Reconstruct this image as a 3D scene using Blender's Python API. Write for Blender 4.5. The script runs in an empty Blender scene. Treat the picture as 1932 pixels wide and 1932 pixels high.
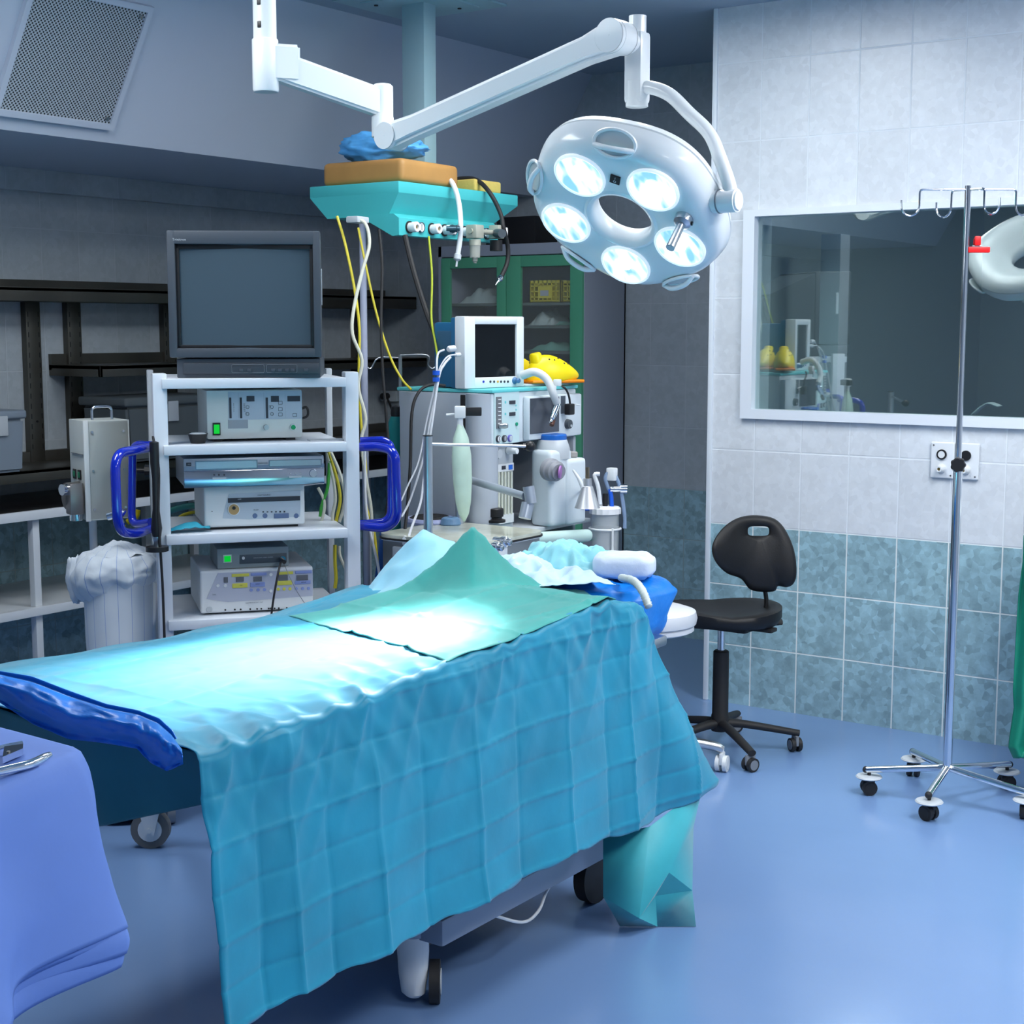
import bpy, bmesh, math, random
from mathutils import Vector, Matrix, noise
R=math.radians
V=Vector
SC=bpy.context.scene; COL=SC.collection
# ---------------------------------------------------------------- camera, light, exposure
cd=bpy.data.cameras.new('camera'); cam=bpy.data.objects.new('camera',cd); COL.objects.link(cam)
cam.location=(0,0,1.55); cam.rotation_euler=(R(83),0,R(35))
cd.sensor_width=36; cd.lens=2850/1932*36; cd.clip_start=.05
SC.camera=cam
W=bpy.data.worlds.new('world'); SC.world=W; W.use_nodes=True
W.node_tree.nodes['Background'].inputs[0].default_value=(.42,.46,.52,1)
W.node_tree.nodes['Background'].inputs[1].default_value=.035
SC.view_settings.view_transform='Standard'; SC.view_settings.look='None'
SC.view_settings.exposure=0.3; SC.view_settings.gamma=1; SC.view_settings.use_curve_mapping=False
def area(name,loc,rot,sx,sy,power,col):
    l=bpy.data.lights.new(name,'AREA'); l.shape='RECTANGLE'; l.size=sx; l.size_y=sy; l.energy=power; l.color=col
    o=bpy.data.objects.new(name,l); COL.objects.link(o); o.location=loc; o.rotation_euler=rot; return o
# unseen ceiling lamps inferred from the light; last added to brighten back wall
LUM=[(-.75,4.1,.6,1.2,31),(.5,3.4,.6,1.2,37),(.7,.9,.6,1.2,30),(-3.35,2.3,.6,1.2,15),(-2.65,4.15,.6,1.2,13)]
for i,(x,y,sx,sy,pw) in enumerate(LUM):
    area('unseen_luminaire',(x,y,2.775),(0,0,0),sx,sy,pw,(1,.985,.955))
area('neighbour_light',(-.9,6.15,2.75),(0,0,0),.4,.6,24,(.95,.97,1.0))
# ---------------------------------------------------------------- pixel geometry (frame 1932 x 1932)
F=2850.; CO=V((0,0,1.55)); _p=R(7); _a=R(35)
cf=V((-math.sin(_a)*math.cos(_p),math.cos(_a)*math.cos(_p),-math.sin(_p))); cr=V((math.cos(_a),math.sin(_a),0)); cu=cr.cross(cf)
def ray(x,y): return cf+cr*((x-966)/F)-cu*((y-966)/F)
def atz(x,y,z): d=ray(x,y); return CO+d*((z-CO.z)/d.z)
def atd(x,y,dep): return CO+ray(x,y)*dep
def aty(x,y,Y): d=ray(x,y); return CO+d*(Y/d.y)
def atx(x,y,X): d=ray(x,y); return CO+d*(X/d.x)
# ---------------------------------------------------------------- materials
_M={}
def mat(name,col=(.5,.5,.5),rough=.5,metal=0.,noise_amt=0.,noise_scale=8.,bump=0.,bump_scale=60.,trans=0.,emit=None,emit_s=0.,alpha=1.,coat=0.,ior=1.45,sss=0.):
    if name in _M: return _M[name]
    m=bpy.data.materials.new(name); m.use_nodes=True; nt=m.node_tree; b=nt.nodes['Principled BSDF']
    b.inputs['Base Color'].default_value=(*col,1); b.inputs['Roughness'].default_value=rough; b.inputs['Metallic'].default_value=metal
    b.inputs['IOR'].default_value=ior
    if trans: b.inputs['Transmission Weight'].default_value=trans
    if coat: b.inputs['Coat Weight'].default_value=coat; b.inputs['Coat Roughness'].default_value=.06
    if alpha<1: b.inputs['Alpha'].default_value=alpha
    if emit: b.inputs['Emission Color'].default_value=(*emit,1); b.inputs['Emission Strength'].default_value=emit_s
    tc=nt.nodes.new('ShaderNodeTexCoord')
    if noise_amt:
        n=nt.nodes.new('ShaderNodeTexNoise'); n.inputs['Scale'].default_value=noise_scale; n.inputs['Detail'].default_value=4
        nt.links.new(tc.outputs['Object'],n.inputs['Vector'])
        mr=nt.nodes.new('ShaderNodeMapRange'); mr.inputs['From Min'].default_value=.3; mr.inputs['From Max'].default_value=.7
        mr.inputs['To Min'].default_value=1-noise_amt; mr.inputs['To Max'].default_value=1+noise_amt
        nt.links.new(n.outputs['Fac'],mr.inputs['Value'])
        vm=nt.nodes.new('ShaderNodeVectorMath'); vm.operation='SCALE'; vm.inputs[0].default_value=col
        nt.links.new(mr.outputs['Result'],vm.inputs['Scale']); nt.links.new(vm.outputs['Vector'],b.inputs['Base Color'])
    if bump:
        n=nt.nodes.new('ShaderNodeTexNoise'); n.inputs['Scale'].default_value=bump_scale; n.inputs['Detail'].default_value=3
        nt.links.new(tc.outputs['Object'],n.inputs['Vector'])
        bp=nt.nodes.new('ShaderNodeBump'); bp.inputs['Strength'].default_value=bump; bp.inputs['Distance'].default_value=.004
        nt.links.new(n.outputs['Fac'],bp.inputs['Height']); nt.links.new(bp.outputs['Normal'],b.inputs['Normal'])
    _M[name]=m; return m
def tilemat(name,axis,off,teal,light,teal_h=.747,grout=(.72,.78,.78),grout_l=(.72,.77,.82),gw=.004):
    """ceramic tiles 20x25 (lower, teal) and 20x30.6 (upper, pale), joints from world position"""
    if name in _M: return _M[name]
    m=bpy.data.materials.new(name); m.use_nodes=True; nt=m.node_tree; b=nt.nodes['Principled BSDF']; L=nt.links.new
    def N(t,**k):
        n=nt.nodes.new(t)
        for a,v in k.items(): setattr(n,a,v)
        return n
    def ma(op,a,b_=None,c=None):
        n=N('ShaderNodeMath',operation=op)
        for i,s in enumerate((a,b_,c)):
            if s is None: continue
            if isinstance(s,(int,float)): n.inputs[i].default_value=s
            else: L(s,n.inputs[i])
        return n.outputs[0]
    g=N('ShaderNodeNewGeometry'); sp=N('ShaderNodeSeparateXYZ'); L(g.outputs['Position'],sp.inputs[0])
    u=ma('DIVIDE',ma('ADD',sp.outputs[axis],-off),.2017); z=sp.outputs['Z']
    isu=ma('GREATER_THAN',z,teal_h)
    dz=ma('SUBTRACT',z,teal_h)
    v=ma('ADD',ma('MULTIPLY',ma('DIVIDE',dz,.306),isu),ma('MULTIPLY',ma('DIVIDE',dz,.25),ma('SUBTRACT',1,isu)))
    def edge(c,cell):
        f=ma('FRACT',c); d=ma('MINIMUM',f,ma('SUBTRACT',1,f)); return ma('MULTIPLY',d,cell)
    d=ma('MINIMUM',edge(u,.2017),edge(v,.28))
    gr=N('ShaderNodeMapRange'); gr.inputs['From Min'].default_value=gw*.5; gr.inputs['From Max'].default_value=gw*.5+.0015; L(d,gr.inputs['Value'])
    fl=N('ShaderNodeCombineXYZ'); L(ma('FLOOR',u),fl.inputs[0]); L(ma('FLOOR',v),fl.inputs[1])
    wn=N('ShaderNodeTexWhiteNoise',noise_dimensions='3D'); L(fl.outputs[0],wn.inputs['Vector'])
    n1=N('ShaderNodeTexNoise'); n1.inputs['Scale'].default_value=13; n1.inputs['Detail'].default_value=5; n1.inputs['Roughness'].default_value=.62; L(g.outputs['Position'],n1.inputs['Vector'])
    vo=N('ShaderNodeTexVoronoi'); vo.inputs['Scale'].default_value=42; L(g.outputs['Position'],vo.inputs['Vector'])
    def mix(f,a,c):
        n=N('ShaderNodeMix',data_type='RGBA')
        if isinstance(f,(int,float)): n.inputs[0].default_value=f
        else: L(f,n.inputs[0])
        for s,i in ((a,6),(c,7)):
            if isinstance(s,tuple): n.inputs[i].default_value=(*s,1)
            else: L(s,n.inputs[i])
        return n.outputs[2]
    mo=N('ShaderNodeMapRange'); mo.inputs['From Min'].default_value=.35; mo.inputs['From Max'].default_value=.65; L(ma('ADD',ma('MULTIPLY',n1.outputs['Fac'],.7),ma('MULTIPLY',vo.outputs['Color'],.3)),mo.inputs['Value'])
    tl=mix(mo.outputs[0],tuple(c*.76 for c in teal),tuple(min(1,c*1.28) for c in teal))
    li=mix(mo.outputs[0],tuple(c*.93 for c in light),tuple(min(1,c*1.05) for c in light))
    base=mix(isu,tl,li); gcol=mix(isu,grout,grout_l)
    fin=mix(gr.outputs[0],gcol,base)
    hv=N('ShaderNodeHueSaturation'); L(fin,hv.inputs['Color']); vv=N('ShaderNodeMapRange'); vv.inputs['To Min'].default_value=.96; vv.inputs['To Max'].default_value=1.04; L(wn.outputs['Value'],vv.inputs['Value']); L(vv.outputs[0],hv.inputs['Value'])
    L(hv.outputs[0],b.inputs['Base Color'])
    rr=N('ShaderNodeMapRange'); rr.inputs['To Min'].default_value=.7; rr.inputs['To Max'].default_value=.32; L(gr.outputs[0],rr.inputs['Value']); L(rr.outputs[0],b.inputs['Roughness'])
    bp=N('ShaderNodeBump'); bp.inputs['Strength'].default_value=.5; bp.inputs['Distance'].default_value=.002; L(gr.outputs[0],bp.inputs['Height']); L(bp.outputs[0],b.inputs['Normal'])
    _M[name]=m; return m
# ---------------------------------------------------------------- mesh builder
class MB:
    def __init__(s): s.b=bmesh.new(); s.mi=0
    def _tag(s,geom):
        for g in geom:
            if isinstance(g,bmesh.types.BMFace): g.material_index=s.mi; g.smooth=True
    def box(s,x0,x1,y0,y1,z0,z1,bev=0.,seg=2,rot=None,M=None):
        c=V(((x0+x1)/2,(y0+y1)/2,(z0+z1)/2)); S=V((abs(x1-x0),abs(y1-y0),abs(z1-z0)))
        r=bmesh.ops.create_cube(s.b,size=1); vs=r['verts']
        for v in vs: v.co=V((v.co.x*S.x,v.co.y*S.y,v.co.z*S.z))
        es=list({e for v in vs for e in v.link_edges}); fs=list({f for v in vs for f in v.link_faces})
        s._tag(fs)
        if bev>0:
            bev=min(bev,min(S)*.49); q=bmesh.ops.bevel(s.b,geom=es,offset=bev,segments=seg,affect='EDGES',profile=.6); vs=list({v for f in q['faces'] for v in f.verts}|{v for v in vs if v.is_valid}); s._tag(q['faces'])
            for f in q['faces']: f.material_index=s.mi
        T=Matrix.Translation(c)
        if rot is not None: T=T@rot
        if M is not None: T=M@T
        for v in vs: v.co=T@v.co
        s._tag({f for v in vs for f in v.link_faces}); return s
    def frame(s,d):
        d=V(d).normalized(); a=V((0,0,1)) if abs(d.z)<.9 else V((1,0,0)); x=d.cross(a).normalized(); y=d.cross(x).normalized(); return d,x,y
    def ring(s,c,x,y,r,n): return [s.b.verts.new(c+x*(r*math.cos(2*math.pi*i/n))+y*(r*math.sin(2*math.pi*i/n))) for i in range(n)]
    def skin(s,rings,cap=True,closed=False):
        fs=[]
        for a,b in zip(rings,rings[1:]+([rings[0]] if closed else [])):
            n=len(a)
            for i in range(n): fs.append(s.b.faces.new((a[i],a[(i+1)%n],b[(i+1)%n],b[i])))
        if cap and not closed:
            fs.append(s.b.faces.new(list(reversed(rings[0])))); fs.append(s.b.faces.new(rings[-1]))
        s._tag(fs); return s
    def cyl(s,p0,p1,r0,r1=None,n=20,cap=True):
        p0,p1=V(p0),V(p1); r1=r0 if r1 is None else r1; d,x,y=s.frame(p1-p0)
        return s.skin([s.ring(p0,x,y,r0,n),s.ring(p1,x,y,r1,n)],cap)
    def lathe(s,prof,o=(0,0,0),ax=(0,0,1),n=28,cap=True,sx=1.,sy=1.):
        o=V(o); d,x,y=s.frame(ax)
        return s.skin([s.ring(o+d*h,x*sx,y*sy,max(r,1e-4),n) for r,h in prof],cap)
    def curve(s,pts,k=6):
        P=[V(p) for p in pts]
        if len(P)<3: return P
        out=[]
        for i in range(len(P)-1):
            a=P[i-1] if i else P[0]*2-P[1]; b,c=P[i],P[i+1]; d=P[i+2] if i+2<len(P) else P[-1]*2-P[-2]
            for j in range(k):
                t=j/k; out.append(.5*((2*b)+(c-a)*t+(2*a-5*b+4*c-d)*t*t+(3*b-a-3*c+d)*t**3))
        out.append(P[-1]); return out
    def tube(s,pts,r,n=10,k=6,smooth=True,rf=None,closed=False,sy=1.):
        P=s.curve(pts,k) if smooth else [V(p) for p in pts]
        rings=[]; d0=(P[1]-P[0]).normalized(); _,x,y=s.frame(d0)
        for i,p in enumerate(P):
            d=((P[i+1]-P[i]) if i==0 else (P[i]-P[i-1]) if i==len(P)-1 else (P[i+1]-P[i]).normalized()+(P[i]-P[i-1]).normalized()).normalized()
            x=(x-d*x.dot(d)).normalized(); y=d.cross(x); rr=r*(rf(i/(len(P)-1)) if rf else 1)
            rings.append(s.ring(p,x,y*sy,rr,n))
        return s.skin(rings,True,closed)
    def rtube(s,pts,r,rad,n=12,seg=5,closed=False):
        """straight runs with rounded corners"""
        P=[V(p) for p in pts]; out=[]; m=len(P)
        for i in range(m):
            if not closed and i in (0,m-1): out.append(P[i]); continue
            a=(P[i-1]-P[i]); b=(P[(i+1)%m]-P[i]); q=min(rad,a.length*.49,b.length*.49); A=P[i]+a.normalized()*q; B=P[i]+b.normalized()*q
            for j in range(seg+1):
                t=j/seg; out.append(A*(1-t)**2+P[i]*2*t*(1-t)+B*t*t)
        return s.tube(out,r,n,1,False,closed=closed)
    def prism(s,poly,ax,a,b_):
        """2-D outline extruded along ax ('x','y','z') from a to b_"""
        def mk(p,t): return {'x':V((t,p[0],p[1])),'y':V((p[0],t,p[1])),'z':V((p[0],p[1],t))}[ax]
        A=[s.b.verts.new(mk(p,a)) for p in poly]; B=[s.b.verts.new(mk(p,b_)) for p in poly]; n=len(poly)
        fs=[s.b.faces.new(A),s.b.faces.new(list(reversed(B)))]
        for i in range(n): fs.append(s.b.faces.new((A[i],B[i],B[(i+1)%n],A[(i+1)%n])))
        s._tag(fs); bmesh.ops.recalc_face_normals(s.b,faces=fs); return s
    def ball(s,c,r,sc=(1,1,1),n=16):
        q=bmesh.ops.create_uvsphere(s.b,u_segments=n,v_segments=max(6,n*2//3),radius=r)
        for v in q['verts']: v.co=V((v.co.x*sc[0],v.co.y*sc[1],v.co.z*sc[2]))+V(c)
        s._tag({f for v in q['verts'] for f in v.link_faces}); return s
    def grid(s,f,nu,nv,flip=False):
        g=[[s.b.verts.new(f(i/nu,j/nv)) for j in range(nv+1)] for i in range(nu+1)]; fs=[]
        for i in range(nu):
            for j in range(nv):
                q=(g[i][j],g[i+1][j],g[i+1][j+1],g[i][j+1])
                fs.append(s.b.faces.new(q if not flip else q[::-1]))
        s._tag(fs); return s
    def text(s,body,size,M,depth=.0006,bold=False):
        c=bpy.data.curves.new('t','FONT'); c.body=body; c.size=size; c.extrude=depth; c.align_x='CENTER'; c.align_y='CENTER'; c.resolution_u=2
        o=bpy.data.objects.new('t',c); me=o.to_mesh(); me2=me.copy(); o.to_mesh_clear(); bpy.data.objects.remove(o); bpy.data.curves.remove(c)
        n0=len(s.b.verts); s.b.from_mesh(me2); s.b.verts.ensure_lookup_table(); vs=s.b.verts[n0:]
        for v in vs: v.co=M@v.co
        s._tag({f for v in vs for f in v.link_faces}); bpy.data.meshes.remove(me2); return s
    def panel(s,pts,t):
        """closed thin plate from world/local corner loop, thickness t along its normal"""
        P=[V(p) for p in pts]; nrm=(P[1]-P[0]).cross(P[2]-P[0]).normalized()
        A=[s.b.verts.new(p) for p in P]; B=[s.b.verts.new(p-nrm*t) for p in P]; n=len(P)
        fs=[s.b.faces.new(A),s.b.faces.new(list(reversed(B)))]
        for i in range(n): fs.append(s.b.faces.new((A[i],B[i],B[(i+1)%n],A[(i+1)%n])))
        s._tag(fs); bmesh.ops.recalc_face_normals(s.b,faces=fs); return s
def build(name,mb,mats,parent=None,ang=38,solid=0.,recalc=False,sub=0):
    me=bpy.data.meshes.new(name)
    if recalc: bmesh.ops.recalc_face_normals(mb.b,faces=mb.b.faces[:])
    mb.b.to_mesh(me); mb.b.free()
    for m in (mats if isinstance(mats,(list,tuple)) else [mats]): me.materials.append(m)
    if ang<180: me.set_sharp_from_angle(angle=R(ang))
    o=bpy.data.objects.new(name,me); COL.objects.link(o)
    if parent is not None: o.parent=parent
    if solid:
        md=o.modifiers.new('thickness','SOLIDIFY'); md.thickness=solid; md.offset=0
    if sub:
        md=o.modifiers.new('subdivision','SUBSURF'); md.levels=sub; md.render_levels=sub
    return o
def tag(o,label,cat,group=None,kind=None):
    if label: o['label']=label
    if cat: o['category']=cat
    if group: o['group']=group
    if kind: o['kind']=kind
    return o
def struct(name,mb,mats,**k):
    o=build(name,mb,mats,**k); o['kind']='structure'; return o
class Thing:
    def __init__(s,name,label,cat,loc=(0,0,0),rz=0.,group=None):
        o=bpy.data.objects.new(name,None); COL.objects.link(o); o.empty_display_size=.05
        o.location=loc; o.rotation_euler=(0,0,rz); s.o=o; s.M=Matrix.Translation(V(loc))@Matrix.Rotation(rz,4,'Z'); s.I=s.M.inverted()
        tag(o,label,cat,group)
    def part(s,name,mb,mats,parent=None,label=None,**k):
        o=build(name,mb,mats,parent or s.o,**k)
        if label: o['label']=label
        return o
    def l(s,p): return s.I@V(p)                      # world -> local
    def _hit(s,x,y,i,val):
        a=s.I@CO; d=(s.I.to_3x3()@ray(x,y)); return a+d*((val-a[i])/d[i])
    def py(s,x,y,val=0.): return s._hit(x,y,1,val)   # pixel ray meets local plane y=val
    def pxx(s,x,y,val=0.): return s._hit(x,y,0,val)
    def pz(s,x,y,val=0.): return s._hit(x,y,2,val)
def solo(name,label,cat,mb,mats,loc=(0,0,0),rz=0.,group=None,**k):
    o=build(name,mb,mats,**k); o.location=loc; o.rotation_euler=(0,0,rz); return tag(o,label,cat,group)
def lerp(a,b,t): return a+(b-a)*t
def pw(x,xs,ys):
    if x<=xs[0]: return ys[0]
    for i in range(len(xs)-1):
        if x<=xs[i+1]: return lerp(ys[i],ys[i+1],(x-xs[i])/(xs[i+1]-xs[i]))
    return ys[-1]
def nz(x,y,z=0.): return noise.noise(V((x,y,z)))
# common materials
WHITE=mat('white_enamel',(.72,.76,.80),.3,bump=.02)
WPLAST=mat('white_plastic',(.70,.73,.75),.38)
CREAM=mat('cream_plastic',(.66,.70,.68),.4)
STEEL=mat('brushed_steel',(.55,.57,.59),.28,1.,noise_amt=.05,noise_scale=30)
CHROME=mat('chrome',(.75,.77,.8),.1,1.)
DSTEEL=mat('dark_steel',(.23,.23,.22),.42,1.,noise_amt=.15,noise_scale=6)
BLACK=mat('black_plastic',(.012,.012,.014),.42)
RUBBER=mat('black_rubber',(.016,.016,.018),.6)
DGREY=mat('dark_grey_plastic',(.055,.068,.088),.5,bump=.05,bump_scale=300)
MGREY=mat('grey_plastic',(.2,.22,.25),.45)
LGREY=mat('light_grey_plastic',(.48,.52,.56),.4)
GLASS=mat('clear_glass',(.95,.98,1),.02,trans=1.,ior=1.45)
BLUEP=mat('blue_paint',(.004,.02,.42),.12,coat=.6)
SCREEN=mat('black_screen',(.006,.007,.009),.12)
YEL=mat('yellow_cable',(.62,.52,.03),.45)
IVORY=mat('ivory_cable',(.62,.62,.52),.5)
# ================================================================ SETTING
def flo():
    m=bpy.data.materials.new('blue_vinyl_floor'); m.use_nodes=True; nt=m.node_tree; b=nt.nodes['Principled BSDF']
    tc=nt.nodes.new('ShaderNodeTexCoord'); n=nt.nodes.new('ShaderNodeTexNoise'); n.inputs['Scale'].default_value=1.6; n.inputs['Detail'].default_value=6
    nt.links.new(tc.outputs['Object'],n.inputs['Vector']); cr_=nt.nodes.new('ShaderNodeValToRGB')
    cr_.color_ramp.elements[0].position=.3; cr_.color_ramp.elements[0].color=(.15,.265,.50,1); cr_.color_ramp.elements[1].position=.75; cr_.color_ramp.elements[1].color=(.175,.295,.54,1)
    nt.links.new(n.outputs['Fac'],cr_.inputs[0]); nt.links.new(cr_.outputs[0],b.inputs['Base Color']); b.inputs['Roughness'].default_value=.34
    b.inputs['Coat Weight'].default_value=.6; b.inputs['Coat Roughness'].default_value=.16
    n2=nt.nodes.new('ShaderNodeTexNoise'); n2.inputs['Scale'].default_value=3; nt.links.new(tc.outputs['Object'],n2.inputs['Vector'])
    bp=nt.nodes.new('ShaderNodeBump'); bp.inputs['Strength'].default_value=.12; bp.inputs['Distance'].default_value=.02; nt.links.new(n2.outputs['Fac'],bp.inputs['Height']); nt.links.new(bp.outputs[0],b.inputs['Coat Normal'])
    return m
FLOOR=flo()
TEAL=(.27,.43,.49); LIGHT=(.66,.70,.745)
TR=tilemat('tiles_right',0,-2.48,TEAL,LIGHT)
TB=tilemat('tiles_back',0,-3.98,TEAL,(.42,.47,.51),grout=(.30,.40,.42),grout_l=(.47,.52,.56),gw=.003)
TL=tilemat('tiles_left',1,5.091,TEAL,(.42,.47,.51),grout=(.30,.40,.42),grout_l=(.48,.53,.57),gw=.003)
PAINT=mat('ceiling_paint',(.36,.43,.52),.75,bump=.04,bump_scale=200)
SOFF=mat('soffit_paint',(.50,.56,.66),.5,bump=.03,bump_scale=120)
ROOM2=mat('neighbour_paint',(.30,.35,.36),.8)
m=MB(); m.box(-5.6,2.6,-1.6,8.7,-.1,0); struct('floor',m,FLOOR)
m=MB(); m.box(-5.6,2.6,-1.6,8.7,2.8,2.9); struct('ceiling',m,PAINT)
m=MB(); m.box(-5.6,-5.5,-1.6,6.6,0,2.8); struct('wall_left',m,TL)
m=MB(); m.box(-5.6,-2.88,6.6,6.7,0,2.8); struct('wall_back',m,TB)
# right wall: four pieces round the window opening, one mesh
WX0,WX1,WZ0,WZ1=-2.695,.55,1.215,1.985
m=MB(); y0,y1=5.533,5.68
m.box(-2.88,WX0,y0,y1,0,2.8); m.box(WX1,2.6,y0,y1,0,2.8); m.box(WX0,WX1,y0,y1,0,WZ0); m.box(WX0,WX1,y0,y1,WZ1,2.8)
struct('wall_right',m,TR)
m=MB(); m.box(-2.88,-2.78,5.68,8.7,0,2.8); struct('wall_corner',m,[ROOM2])
m=MB(); m.box(-2.78,2.6,8.6,8.7,0,2.8); struct('wall_neighbour',m,ROOM2)
m=MB(); m.box(2.5,2.6,-1.6,8.6,0,2.8); struct('wall_side',m,mat('side_paint',(.4,.45,.5),.7))
m=MB(); m.box(-5.5,2.5,-1.6,-1.5,0,2.8); struct('wall_front',m,mat('front_paint',(.3,.35,.4),.7))
# slanted soffit
SP=[(-5.5,2.22),(-4.47,2.22),(-4.13,2.8),(-5.5,2.8)]
m=MB(); m.prism(SP,'y',-1.5,6.6); struct('trim_1',m,SOFF)
m=MB(); m.box(-5.5,-5.46,-1.5,6.6,2.125,2.22,.003); struct('trim_2',m,TL)
m=MB(); m.box(-2.892,-2.872,5.521,5.545,0,2.8,.004); struct('trim_3',m,mat('white_trim',(.72,.78,.84),.35))
# window
wt=Thing('window_1','white framed observation window reflecting the dark room','window'); wt.o['kind']='structure'
del wt.o['category']
WF=mat('window_frame_white',(.72,.77,.84),.3)
m=MB(); e=.045
for a in ((WX0-e,WX0+.004,5.512,5.56,WZ0-.032,WZ1+.022),(WX1-.004,WX1+e,5.512,5.56,WZ0-.032,WZ1+.022),(WX0+.004,WX1-.004,5.512,5.56,WZ0-.032,WZ0+.006),(WX0+.004,WX1-.004,5.512,5.56,WZ1-.004,WZ1+.022)): m.box(*a)
wt.part('window_frame',m,WF)
PG=bpy.data.materials.new('window_pane'); PG.use_nodes=True; nt=PG.node_tree
for n in list(nt.nodes): nt.nodes.remove(n)
o_=nt.nodes.new('ShaderNodeOutputMaterial'); mx=nt.nodes.new('ShaderNodeMixShader'); tr=nt.nodes.new('ShaderNodeBsdfTransparent'); gl=nt.nodes.new('ShaderNodeBsdfGlossy')
gl.inputs['Roughness'].default_value=.0; gl.inputs['Color'].default_value=(.9,.95,.95,1); tr.inputs['Color'].default_value=(.75,.85,.84,1); mx.inputs[0].default_value=.25
nt.links.new(tr.outputs[0],mx.inputs[1]); nt.links.new(gl.outputs[0],mx.inputs[2]); nt.links.new(mx.outputs[0],o_.inputs[0])
m=MB(); m.box(WX0,WX1,5.548,5.554,WZ0,WZ1); wt.part('window_pane',m,PG)
# neighbour room: pillar, sill things
m=MB(); P=aty(1541,775,5.95); Q=aty(1578,775,5.95); m.box(P.x,Q.x,5.95,6.05,0,1.93,.004); struct('trim_4',m,mat('pillar_white',(.62,.64,.70),.5))
# housings added round the unseen ceiling lamps
for i,(x,y,sx,sy,pw_) in enumerate(LUM):
    t=Thing('unseen_ceiling_light','unseen rectangular ceiling light panel assumed outside the picture to light the room','ceiling light',(x,y,2.8),group='unseen ceiling lights')
    m=MB()
    for a in ((-sx/2-.03,-sx/2,-sy/2-.03,sy/2+.03),(sx/2,sx/2+.03,-sy/2-.03,sy/2+.03),(-sx/2,sx/2,-sy/2-.03,-sy/2),(-sx/2,sx/2,sy/2,sy/2+.03)): m.box(a[0],a[1],a[2],a[3],-.03,0)
    t.part('frame',m,WHITE)
    m=MB(); m.box(-sx/2,sx/2,-sy/2,sy/2,-.012,-.002); t.part('diffuser',m,mat('diffuser',(.8,.85,.9),.5,emit=(.86,.94,1),emit_s=6))
# vent grille on the slanted face
sn=V((.58,0,-.34)).normalized(); sv=V((.34,0,.58)).normalized()
def slant(x,y):
    d=ray(x,y); p0=V((-4.47,0,2.22)); t=(p0-CO).dot(sn)/d.dot(sn); return CO+d*t
A=slant(183,228); B=slant(292,24)
def sl(p): q=p-V((-4.47,0,2.22)); return q.y,q.dot(sv)
(ya,va),(yb,vb)=sl(A),sl(B)
yr=(ya+yb)/2; v0,v1=min(va,vb),max(va,vb); 
def grille():
    m=bpy.data.materials.new('perforated_metal'); m.use_nodes=True; nt=m.node_tree; b=nt.nodes['Principled BSDF']; L=nt.links.new
    tc=nt.nodes.new('ShaderNodeTexCoord'); vo=nt.nodes.new('ShaderNodeTexVoronoi'); vo.inputs['Scale'].default_value=1; vo.inputs['Randomness'].default_value=0
    mp=nt.nodes.new('ShaderNodeMapping'); mp.inputs['Rotation'].default_value=(0,0,R(45)); mp.inputs['Scale'].default_value=(95,95,95)
    L(tc.outputs['UV'],mp.inputs[0]); L(mp.outputs[0],vo.inputs['Vector'])
    mr=nt.nodes.new('ShaderNodeMapRange'); mr.inputs['From Min'].default_value=.30; mr.inputs['From Max'].default_value=.38; L(vo.outputs['Distance'],mr.inputs['Value'])
    mi=nt.nodes.new('ShaderNodeMix'); mi.data_type='RGBA'; mi.inputs[6].default_value=(.012,.016,.02,1); mi.inputs[7].default_value=(.42,.47,.52,1); L(mr.outputs[0],mi.inputs[0]); L(mi.outputs[2],b.inputs['Base Color'])
    b.inputs['Roughness'].default_value=.5; return m
gv=Thing('vent_grille','large perforated metal ventilation panel on the slanted ceiling face','vent',(-4.47,0,2.22))
GM=grille()
def onS(y,v,h): return V((0,y,0))+sv*v+sn*h
ye=sl(slant(40,50))[0]; m=MB()
uvl=m.b.loops.layers.uv.new('UVMap')
m.panel([onS(ye,v0,.012),onS(yr,v0,.012),onS(yr,v1,.012),onS(ye,v1,.012)],.01)
for f in m.b.faces:
    for lp in f.loops: c=lp.vert.co; lp[uvl].uv=(c.y,c.dot(sv))
gv.part('perforated_panel',m,GM)
m=MB(); w=.022
for a in ((ye-w,yr+w,v0-w,v0),(ye-w,yr+w,v1,v1+w),(yr,yr+w,v0,v1),(ye-w,ye,v0,v1)):
    m.panel([onS(a[0],a[2],.02),onS(a[1],a[2],.02),onS(a[1],a[3],.02),onS(a[0],a[3],.02)],.02)
fr=gv.part('frame',m,SOFF)
for (yy,vv) in ((yr-.02,v0+.02),(yr-.02,v1-.02)):
    m=MB(); m.cyl(onS(yy,vv,.012),onS(yy,vv,.02),.007,n=10); gv.part('screw',m,STEEL)

# ================================================================ OPERATING TABLE
def zn(Y): return pw(Y,[1.7,1.79,2.17,2.48,2.67,3.085,3.24],[.835,.835,.842,.862,.862,.895,.86])
def zf(Y): return pw(Y,[1.7,1.99,2.22,2.44,2.9,3.1,3.6],[.83,.826,.816,.806,.803,.826,.84])
def H(X,Y):
    t=min(1,max(0,(X+2.75)/.9)); z=lerp(zf(Y),zn(Y),t)
    z+=.008*nz(X*5,Y*4,3)+.004*abs(nz(X*14,Y*12,7))
    return z
ot=Thing('operating_table','mobile operating table under blue drapes, grey base with white foot cover','operating table',(-2.3,2.7,0))
BASE=mat('base_grey',(.27,.32,.40),.35,.2)
m=MB()
m.box(.235,.31,-.13,.62,.165,.228,.008); m.box(-.35,-.28,-.13,.62,.165,.228,.008); m.box(-.30,.25,.0,.10,.17,.22,.006); m.box(-.30,.25,.40,.60,.17,.22,.006)
ot.part('base_frame',m,BASE)
m=MB(); m.box(-.24,.20,-.05,.55,.105,.168,.02)
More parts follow.
